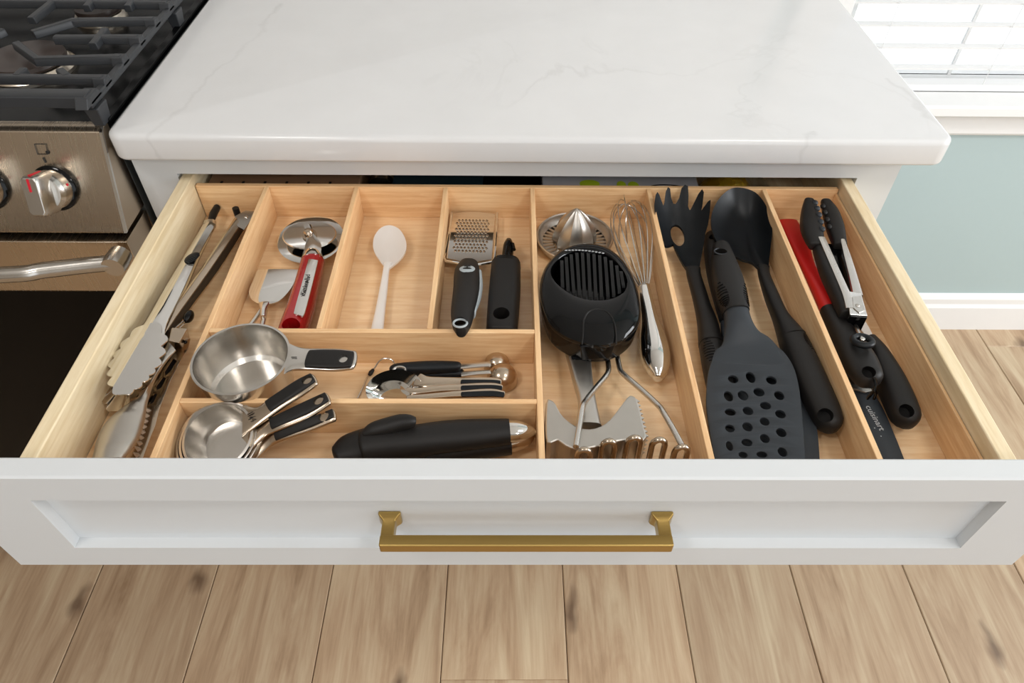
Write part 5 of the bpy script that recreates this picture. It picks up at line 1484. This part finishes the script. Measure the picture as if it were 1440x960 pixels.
nv = None
nest = (([(-0.2474, -0.3397, 0.831), (-0.2326, -0.3444, 0.833), (-0.2183, -0.334, 0.838), (-0.2009, -0.3226, 0.843), (-0.1877, -0.3159, 0.846)], [(-0.237, -0.3704, 0.828), (-0.2226, -0.3583, 0.832), (-0.207, -0.3482, 0.838), (-0.1912, -0.3387, 0.843), (-0.1801, -0.3291, 0.846)], 'smallest of three nested steel measuring cups, uppermost by the drawer front', 0.0305, 0.0, '1/4'),
        ([(-0.24, -0.3654, 0.822), (-0.2284, -0.3561, 0.826), (-0.2126, -0.3513, 0.832), (-0.1915, -0.3426, 0.838), (-0.1724, -0.3346, 0.842)], [(-0.2334, -0.3796, 0.819), (-0.2199, -0.3675, 0.824), (-0.2041, -0.3636, 0.83), (-0.1828, -0.3574, 0.836), (-0.1658, -0.3473, 0.842)], 'middle one of three nested steel measuring cups by the drawer front', 0.0335, 0.0035, '1/3'),
        ([(-0.2366, -0.3748, 0.812), (-0.2239, -0.3647, 0.818), (-0.2087, -0.3622, 0.825), (-0.1868, -0.3566, 0.832), (-0.1651, -0.3496, 0.837)], [(-0.2304, -0.3838, 0.808), (-0.2163, -0.3716, 0.815), (-0.2017, -0.369, 0.822), (-0.1796, -0.365, 0.829), (-0.1589, -0.3603, 0.837)], 'lowest of three nested steel measuring cups by the drawer front', 0.0365, 0.007, '1/2'))
h0 = (V(nest[0][0][-1]) + V(nest[0][1][-1])) / 2 - (V(nest[0][0][0]) + V(nest[0][1][0])) / 2
h0.normalize()
nv = V((-0.28, -0.38, 0.88))
nv = (nv - h0 * nv.dot(h0)).normalized()
c0_ = V((-0.2621, -0.3676, 0.824))
for i, (hl, hr, lab, r, dz, sz) in enumerate(nest):
    c = c0_ - nv * dz + V((-0.0015 * i, -0.0005 * i, 0))
    t_ = thing('measuring_cup', lab, 'measuring cup', (c.x, c.y, F), 'nested measuring cups')
    obj('cup', cup_shell(c, nv, r, r * 0.86, 0.024), M['steel'], t_, smooth=35)
    obj('handle', MB().handle(hl, hr, [0.002, 0.004, 0.005, 0.005, 0.005], e=3, cap0=0.0, cap1=0.35), M['steel_warm'], t_)
    L3, R3 = [V(p) for p in hl], [V(p) for p in hr]
    up_ = V((0, 0, 0.0023))
    ins = lambda a, b, k: a.lerp(b, k)
    pl = [ins(L3[k], R3[k], 0.10) + up_ for k in (2, 3, 4)]
    pr = [ins(L3[k], R3[k], 0.84) + up_ for k in (2, 3, 4)]
    pl[0], pr[0] = pl[0].lerp(ins(L3[1], R3[1], 0.10) + up_, 0.5), pr[0].lerp(ins(L3[1], R3[1], 0.84) + up_, 0.5)
    pad = obj('grip_pad', MB().handle(pl, pr, [0.004, 0.005, 0.004], e=4, cap0=0.15, cap1=0.12), M['black_soft'], t_)
    hc_ = (pl[2] * 0.62 + pl[1] * 0.38 + pr[2] * 0.62 + pr[1] * 0.38) / 2
    cut(pad, [hole(hc_, 0.0046, 0.0046)])
    if i == 0:
        a = (L3[0] * 0.25 + R3[0] * 0.25 + L3[1] * 0.25 + R3[1] * 0.25) + V((0, 0, 0.0032))
        text('engraving', sz, 0.0075, a, V((0.35, -0.9, 0.1)), V((0.9, 0.35, 0.35)), M['black_ink'], t_)

# ---- measuring spoons: three nested with bowls to the left, two lying bowl down
def spoon_bowl(c, n, rx, ry, dep, ax):
    n = V(n).normalized()
    x = V(ax)
    x = (x - n * x.dot(n)).normalized()
    y = n.cross(x)
    rs = []
    for k in range(11):
        t = max(k / 10, 0.02)
        rs.append([V(c) + x * (rx * t * math.cos(q)) + y * (ry * t * math.sin(q)) - n * (dep * (1 - t ** 2.2)) for q in [2 * math.pi * i / 36 for i in range(36)]])
    low = [[p - n * 0.001 for p in r] for r in reversed(rs)]
    return MB().rings(rs + low, close=True)


sp3 = (((-0.1185, -0.306, 0.8145), 0.0265, 0.0195, [(-0.1, -0.2897, 0.8155), (-0.0915, -0.2937, 0.817), (-0.0753, -0.2949, 0.817), (-0.0552, -0.2948, 0.817), (-0.0283, -0.2947, 0.817), (-0.0202, -0.2964, 0.817)], [(-0.0948, -0.3025, 0.8155), (-0.0877, -0.3063, 0.817), (-0.0712, -0.3054, 0.817), (-0.0547, -0.3049, 0.817), (-0.0281, -0.3052, 0.817), (-0.0194, -0.3052, 0.817)], 'largest front measuring spoon of the nested set, with a wide dark bowl', 0.53),
       ((-0.1192, -0.3145, 0.817), 0.0180, 0.0135, [(-0.1074, -0.3076, 0.8175), (-0.0972, -0.3097, 0.819), (-0.0776, -0.3066, 0.819), (-0.0546, -0.3044, 0.819), (-0.0281, -0.303, 0.819), (-0.0194, -0.3051, 0.819)], [(-0.1047, -0.3144, 0.8175), (-0.0952, -0.3165, 0.819), (-0.0758, -0.3139, 0.819), (-0.0542, -0.3129, 0.819), (-0.0279, -0.3128, 0.819), (-0.0174, -0.3128, 0.819)], 'middle front measuring spoon of the nested set with black inlaid handle', 0.53),
       ((-0.1147, -0.3232, 0.819), 0.0150, 0.011, [(-0.1047, -0.3186, 0.8195), (-0.0929, -0.3189, 0.821), (-0.0735, -0.3167, 0.821), (-0.054, -0.3141, 0.821), (-0.0279, -0.3119, 0.821), (-0.0173, -0.3144, 0.821)], [(-0.1029, -0.3244, 0.8195), (-0.091, -0.3247, 0.821), (-0.0717, -0.323, 0.821), (-0.0537, -0.3217, 0.821), (-0.0277, -0.3212, 0.821), (-0.0153, -0.322, 0.821)], 'front measuring spoon of the nested set closest to the cross divider', 0.53))
for c, rx, ry, hl, hr, lab, k in sp3:
    t_ = thing('measuring_spoon', lab, 'measuring spoon', (c[0], c[1], F), 'steel measuring spoons')
    obj('bowl', spoon_bowl(c, (-0.05, -0.28, 0.95), rx, ry, ry * 0.75, (1, 0.05, 0)), M['chrome'], t_, smooth=60)
    obj('handle', MB().handle(hl, hr, [0.0015, 0.003, 0.004, 0.0045, 0.0045, 0.003], e=3, cap0=0.3, cap1=0.5), M['steel_warm'], t_)
    L3, R3 = [V(p) for p in hl], [V(p) for p in hr]
    obj('grip_inlay', MB().handle([L3[q].lerp(R3[q], 0.42) + V((0, 0, 0.0022)) for q in (3, 4, 5)], [R3[q] + V((0, -0.0004, 0.0012)) for q in (3, 4, 5)], [0.002, 0.002, 0.0015], e=4, cap0=0.5, cap1=0.3), M['black_nylon'], t_)
bk = (([(-0.1255, -0.2756, 0.808), (-0.1219, -0.2715, 0.808), (-0.0917, -0.2681, 0.808), (-0.0638, -0.2684, 0.808), (-0.0589, -0.2703, 0.808)], [(-0.1227, -0.282, 0.808), (-0.1166, -0.2815, 0.808), (-0.0892, -0.281, 0.808), (-0.0632, -0.279, 0.808), (-0.0578, -0.2772, 0.808)], [(-0.061, -0.2694, 0.808), (-0.0464, -0.2684, 0.808), (-0.0291, -0.266, 0.808)], [(-0.0606, -0.2763, 0.808), (-0.0462, -0.2744, 0.808), (-0.0289, -0.2725, 0.808)], (-0.0231, -0.2564, 0.793), 0.0128, 'black handled measuring spoon lying bowl down at the back of the set'),
      ([(-0.1109, -0.2714, 0.8), (-0.0922, -0.2704, 0.8), (-0.0712, -0.2693, 0.8), (-0.0585, -0.2711, 0.8), (-0.0556, -0.273, 0.8)], [(-0.1105, -0.2824, 0.8), (-0.0912, -0.2823, 0.8), (-0.0704, -0.2822, 0.8), (-0.058, -0.2813, 0.8), (-0.0546, -0.2794, 0.8)], [(-0.0581, -0.276, 0.804), (-0.0442, -0.275, 0.804), (-0.029, -0.2736, 0.804)], [(-0.057, -0.2828, 0.804), (-0.044, -0.2805, 0.804), (-0.0288, -0.2791, 0.804)], (-0.0179, -0.2742, 0.793), 0.0150, 'black handled measuring spoon lying bowl down in front of another alike'))
for hl, hr, sl_, sr_, c, r, lab in bk:
    t_ = thing('measuring_spoon', lab, 'measuring spoon', (c[0], c[1], F), 'steel measuring spoons')
    h_ = obj('handle', MB().handle(hl, hr, [0.008, 0.011, 0.013, 0.012, 0.009], cap0=0.5, cap1=0.2), M['black_nylon'], t_)
    obj('stem', MB().handle(sl_, sr_, 0.0025, e=4, cap0=0, cap1=0.1), M['steel'], t_)
    dm = [(r + 0.0006, -0.0045)] + [(r * math.cos(math.radians(a)), r * 1.0 * math.sin(math.radians(a))) for a in range(0, 91, 9)]
    obj('bowl', MB().lathe(dm, c, 40), M['steel_warm'], t_, smooth=60)
rb_ = V((-0.116, -0.2823, 0.8125))
obj('ring', MB().tube([V((rb_.x + 0.0058 * math.cos(q), rb_.y + 0.004 * math.sin(q), rb_.z + 0.001)) for q in [2 * math.pi * k / 20 for k in range(20)]], 0.0012, 6, close=True), M['steel'], bpy.data.objects['measuring_spoon.003'])

HK = thing('wire_hook', 'thin bent wire hook with a black sleeve left of the measuring spoons', 'hook', (-0.14, -0.29, F))
obj('wire', MB().tube(smooth_pts([(-0.1577, -0.2972, 0.7885), (-0.1548, -0.2838, 0.7885), (-0.152, -0.2691, 0.7885), (-0.15, -0.2634, 0.7885), (-0.1456, -0.2608, 0.792), (-0.1412, -0.2566, 0.797), (-0.136, -0.2555, 0.8), (-0.1303, -0.2559, 0.8), (-0.127, -0.2566, 0.797), (-0.1255, -0.2569, 0.791)], 3), 0.0008, 6), M['steel'], HK)
obj('sleeve', MB().tube([(-0.1499, -0.2693, 0.791), (-0.1489, -0.2665, 0.791), (-0.147, -0.2623, 0.791)], [0.0018, 0.0024, 0.0016], 10), M['black_soft'], HK)

# ---- black handled can opener at the front
CO = thing('can_opener', 'black double handled can opener with shiny steel ends at the drawer front', 'can opener', (-0.08, -0.37, F))
up_l = [(-0.1391, -0.3555, 0.815), (-0.1281, -0.3531, 0.815), (-0.1093, -0.3527, 0.815), (-0.0905, -0.3507, 0.815), (-0.0718, -0.3471, 0.815), (-0.0528, -0.345, 0.815), (-0.0324, -0.3442, 0.815), (-0.0116, -0.3441, 0.815)]
up_r = [(-0.1346, -0.3868, 0.815), (-0.1239, -0.3853, 0.815), (-0.1059, -0.3831, 0.815), (-0.0878, -0.3802, 0.815), (-0.0697, -0.3768, 0.815), (-0.0514, -0.3742, 0.815), (-0.0317, -0.3712, 0.815), (-0.0091, -0.3673, 0.815)]
obj('upper_handle', MB().handle(up_l, up_r, [0.024, 0.026, 0.026, 0.026, 0.025, 0.024, 0.023, 0.021], e=2.2, cap0=0.3, cap1=0.03, n=28), M['black_soft'], CO, smooth=60)
obj('lower_handle', MB().handle([(-0.1339, -0.3715, 0.801), (-0.1093, -0.3669, 0.801), (-0.0844, -0.3623, 0.801), (-0.0528, -0.3591, 0.801), (-0.0093, -0.3536, 0.801)], [(-0.1314, -0.3891, 0.801), (-0.1073, -0.3847, 0.801), (-0.0829, -0.3803, 0.801), (-0.0519, -0.3758, 0.801), (-0.0087, -0.3682, 0.801)], [0.022, 0.022, 0.022, 0.02, 0.018], cap0=0.4, cap1=0.03), M['black_soft'], CO)
obj('head', MB().handle([(-0.161, -0.3701, 0.812), (-0.1562, -0.3618, 0.812), (-0.147, -0.3564, 0.812), (-0.1351, -0.3517, 0.812)], [(-0.1551, -0.3906, 0.812), (-0.1466, -0.3906, 0.812), (-0.1392, -0.3877, 0.812), (-0.1292, -0.3848, 0.812)], [0.018, 0.022, 0.024, 0.024], cap0=0.35, cap1=0.2), M['black_soft'], CO)
obj('lever', MB().handle([(-0.1375, -0.362, 0.824), (-0.1323, -0.3574, 0.826), (-0.1199, -0.3542, 0.829), (-0.1074, -0.3522, 0.832), (-0.0986, -0.3529, 0.833), (-0.0942, -0.3541, 0.832)], [(-0.1333, -0.3695, 0.824), (-0.1235, -0.368, 0.826), (-0.111, -0.3663, 0.829), (-0.1011, -0.3648, 0.832), (-0.095, -0.364, 0.833), (-0.0916, -0.3617, 0.832)], [0.010, 0.014, 0.014, 0.013, 0.012, 0.009], cap0=0.5, cap1=0.3), M['black_soft'], CO)
obj('upper_end', MB().handle([(-0.0126, -0.3457, 0.815), (-0.0049, -0.3457, 0.815), (0.0033, -0.348, 0.815), (0.0096, -0.3519, 0.815), (0.0127, -0.355, 0.815)], [(-0.01, -0.3658, 0.815), (-0.0019, -0.3651, 0.815), (0.0056, -0.3628, 0.815), (0.0107, -0.3597, 0.815), (0.0133, -0.3574, 0.815)], [0.019, 0.018, 0.014, 0.009, 0.004], cap0=0, cap1=0.5, e=2.1, n=28), M['chrome'], CO, smooth=60)
obj('lower_end', MB().handle([(-0.0106, -0.3551, 0.801), (-0.0029, -0.3536, 0.801), (0.0048, -0.3504, 0.801), (0.0101, -0.3464, 0.801)], [(-0.01, -0.3667, 0.801), (-0.0004, -0.3636, 0.801), (0.0079, -0.3582, 0.801), (0.0126, -0.3504, 0.801)], [0.015, 0.014, 0.011, 0.006], cap0=0, cap1=0.5), M['steel_warm'], CO, smooth=60)
obj('pivot', MB().lathe([(0.011, 0), (0.011, 0.012)], (-0.1468, -0.3621, 0.7872), 20), M['black_gloss'], CO)

# ---- things stowed behind the organizer
bk0 = 0.0035
BB = thing('shaded_interior', 'brown block standing in for the shaded drawer interior behind the insert, left', 'drawer interior', (-0.285, 0.05, 0.775))  # stand-in block for the drawer interior, its shade put into the brown
obj('panel', MB().box((-0.388, bk0, 0.7751), (-0.199, 0.100, 0.8195)), M['brown_wood'], BB, smooth=0, bevel=0.002)
mb = MB()
for px in range(6):
    mb.box((-0.372 + 0.027 * px, 0.02, 0.8195), (-0.369 + 0.027 * px, 0.024, 0.8201))
obj('dark_notch', mb, M['black_ink'], BB, smooth=0)
CT = thing('clear_tube', 'small clear plastic tube behind the insert beside the dark box', 'tube', (-0.178, 0.05, 0.775))
obj('tube', MB().lathe([(0.0165, 0.0), (0.0165, 0.094), (0.015, 0.094), (0.015, 0.001)], (-0.1785, bk0 + 0.0005, 0.7935), 24, (0, 1, 0)), M['clear'], CT)
obj('tube_cap', MB().lathe([(0.0175, 0), (0.0175, 0.010)], (-0.1785, bk0 + 0.045, 0.7935), 24, (0, 1, 0)), M['steel'], CT)
DB = thing('dark_box', 'flat blue-black box behind the insert at the middle', 'box', (-0.06, 0.05, 0.775))
obj('box', MB().box((-0.158, bk0, 0.7751), (-0.045, 0.10, 0.8205)), M['dark_card'], DB, smooth=0, bevel=0.001)
DB2 = thing('black_case', 'black case behind the insert between the dark and grey boxes', 'case', (-0.01, 0.05, 0.775))
obj('case', MB().box((-0.0445, bk0 + 0.001, 0.7751), (0.0285, 0.10, 0.8195)), M['black_gloss'], DB2, smooth=0, bevel=0.002)
obj('latch', MB().tube([(0.021, 0.0075, 0.8207), (0.022, 0.0045, 0.8207), (0.026, 0.0045, 0.8207), (0.027, 0.0075, 0.8207)], 0.0006, 5), M['steel'], DB2)
GC = thing('grey_carton', 'grey printed carton with green marks and an oval print behind the insert', 'carton', (0.13, 0.05, 0.775))
obj('carton', MB().hexa([(0.0295, bk0, 0.7751), (0.226, bk0, 0.7751), (0.226, 0.07, 0.7751), (0.0295, 0.07, 0.7751)], [(0.0295, bk0, 0.8275), (0.226, bk0, 0.8205), (0.226, 0.07, 0.8205), (0.0295, 0.07, 0.8275)]), M['carton'], GC, smooth=0, bevel=0.001)
zt = lambda x: 0.8275 - (x - 0.0295) / 0.1965 * 0.007 + 0.0004
mb = MB()
for x, w in ((0.088, 0.013), (0.128, 0.006), (0.143, 0.007)):
    mb.ell((x, 0.014, zt(x)), w, 0.009, 0.0004, 16, 4)
obj('green_print', mb, M['green_ink'], GC)
mb = MB()
mb.tube([(0.186 + 0.022 * math.cos(q), 0.012 + 0.006 * math.sin(q), zt(0.186 + 0.022 * math.cos(q))) for q in [2 * math.pi * k / 32 for k in range(32)]], 0.0008, 5, close=True)
mb.ell((0.186, 0.012, zt(0.186)), 0.017, 0.0032, 0.0005, 20, 4)
obj('oval_print', mb, M['black_ink'], GC)
YB_ = thing('wrapped_packet', 'crumpled packet of yellow and clear film behind the insert, right', 'packet', (0.27, 0.05, 0.775))


def crumple(x0, x1, y0, y1, z0, z1, seed):
    r = random.Random(seed)
    nx, ny = 14, 9
    g = [[V((x0 + (x1 - x0) * i / nx, y0 + (y1 - y0) * j / ny, z0 + (z1 - z0) * (math.sin(math.pi * i / nx) ** 0.4) * (math.sin(math.pi * (j + 0.6) / (ny + 1.2)) ** 0.4) + r.uniform(-0.0025, 0.0025) * (0 < i < nx))) for i in range(nx + 1)] for j in range(ny + 1)]
    vs = [p for r_ in g for p in r_]
    o = len(vs)
    vs += [V((p.x, p.y, z0 - 0.001)) for p in vs]
    fs = []
    n = nx + 1
    for j in range(ny):
        for i in range(nx):
            a = j * n + i
            fs += [(a, a + 1, a + n + 1, a + n), (o + a + n, o + a + n + 1, o + a + 1, o + a)]
    for i in range(nx):
        fs += [(i + 1, i, o + i, o + i + 1), (ny * n + i, ny * n + i + 1, o + ny * n + i + 1, o + ny * n + i)]
    for j in range(ny):
        a, b = j * n, (j + 1) * n
        fs += [(a, b, o + b, o + a), (b + nx, a + nx, o + a + nx, o + b + nx)]
    return MB().add(vs, fs)


obj('yellow_wrapper', crumple(0.245, 0.305, bk0 + 0.002, 0.07, 0.7765, 0.818, 3), M['yellow_film'], YB_, smooth=20)
obj('clear_wrapper', crumple(0.2275, 0.335, bk0 + 0.001, 0.08, 0.7762, 0.823, 5), M['clear'], YB_, smooth=20)
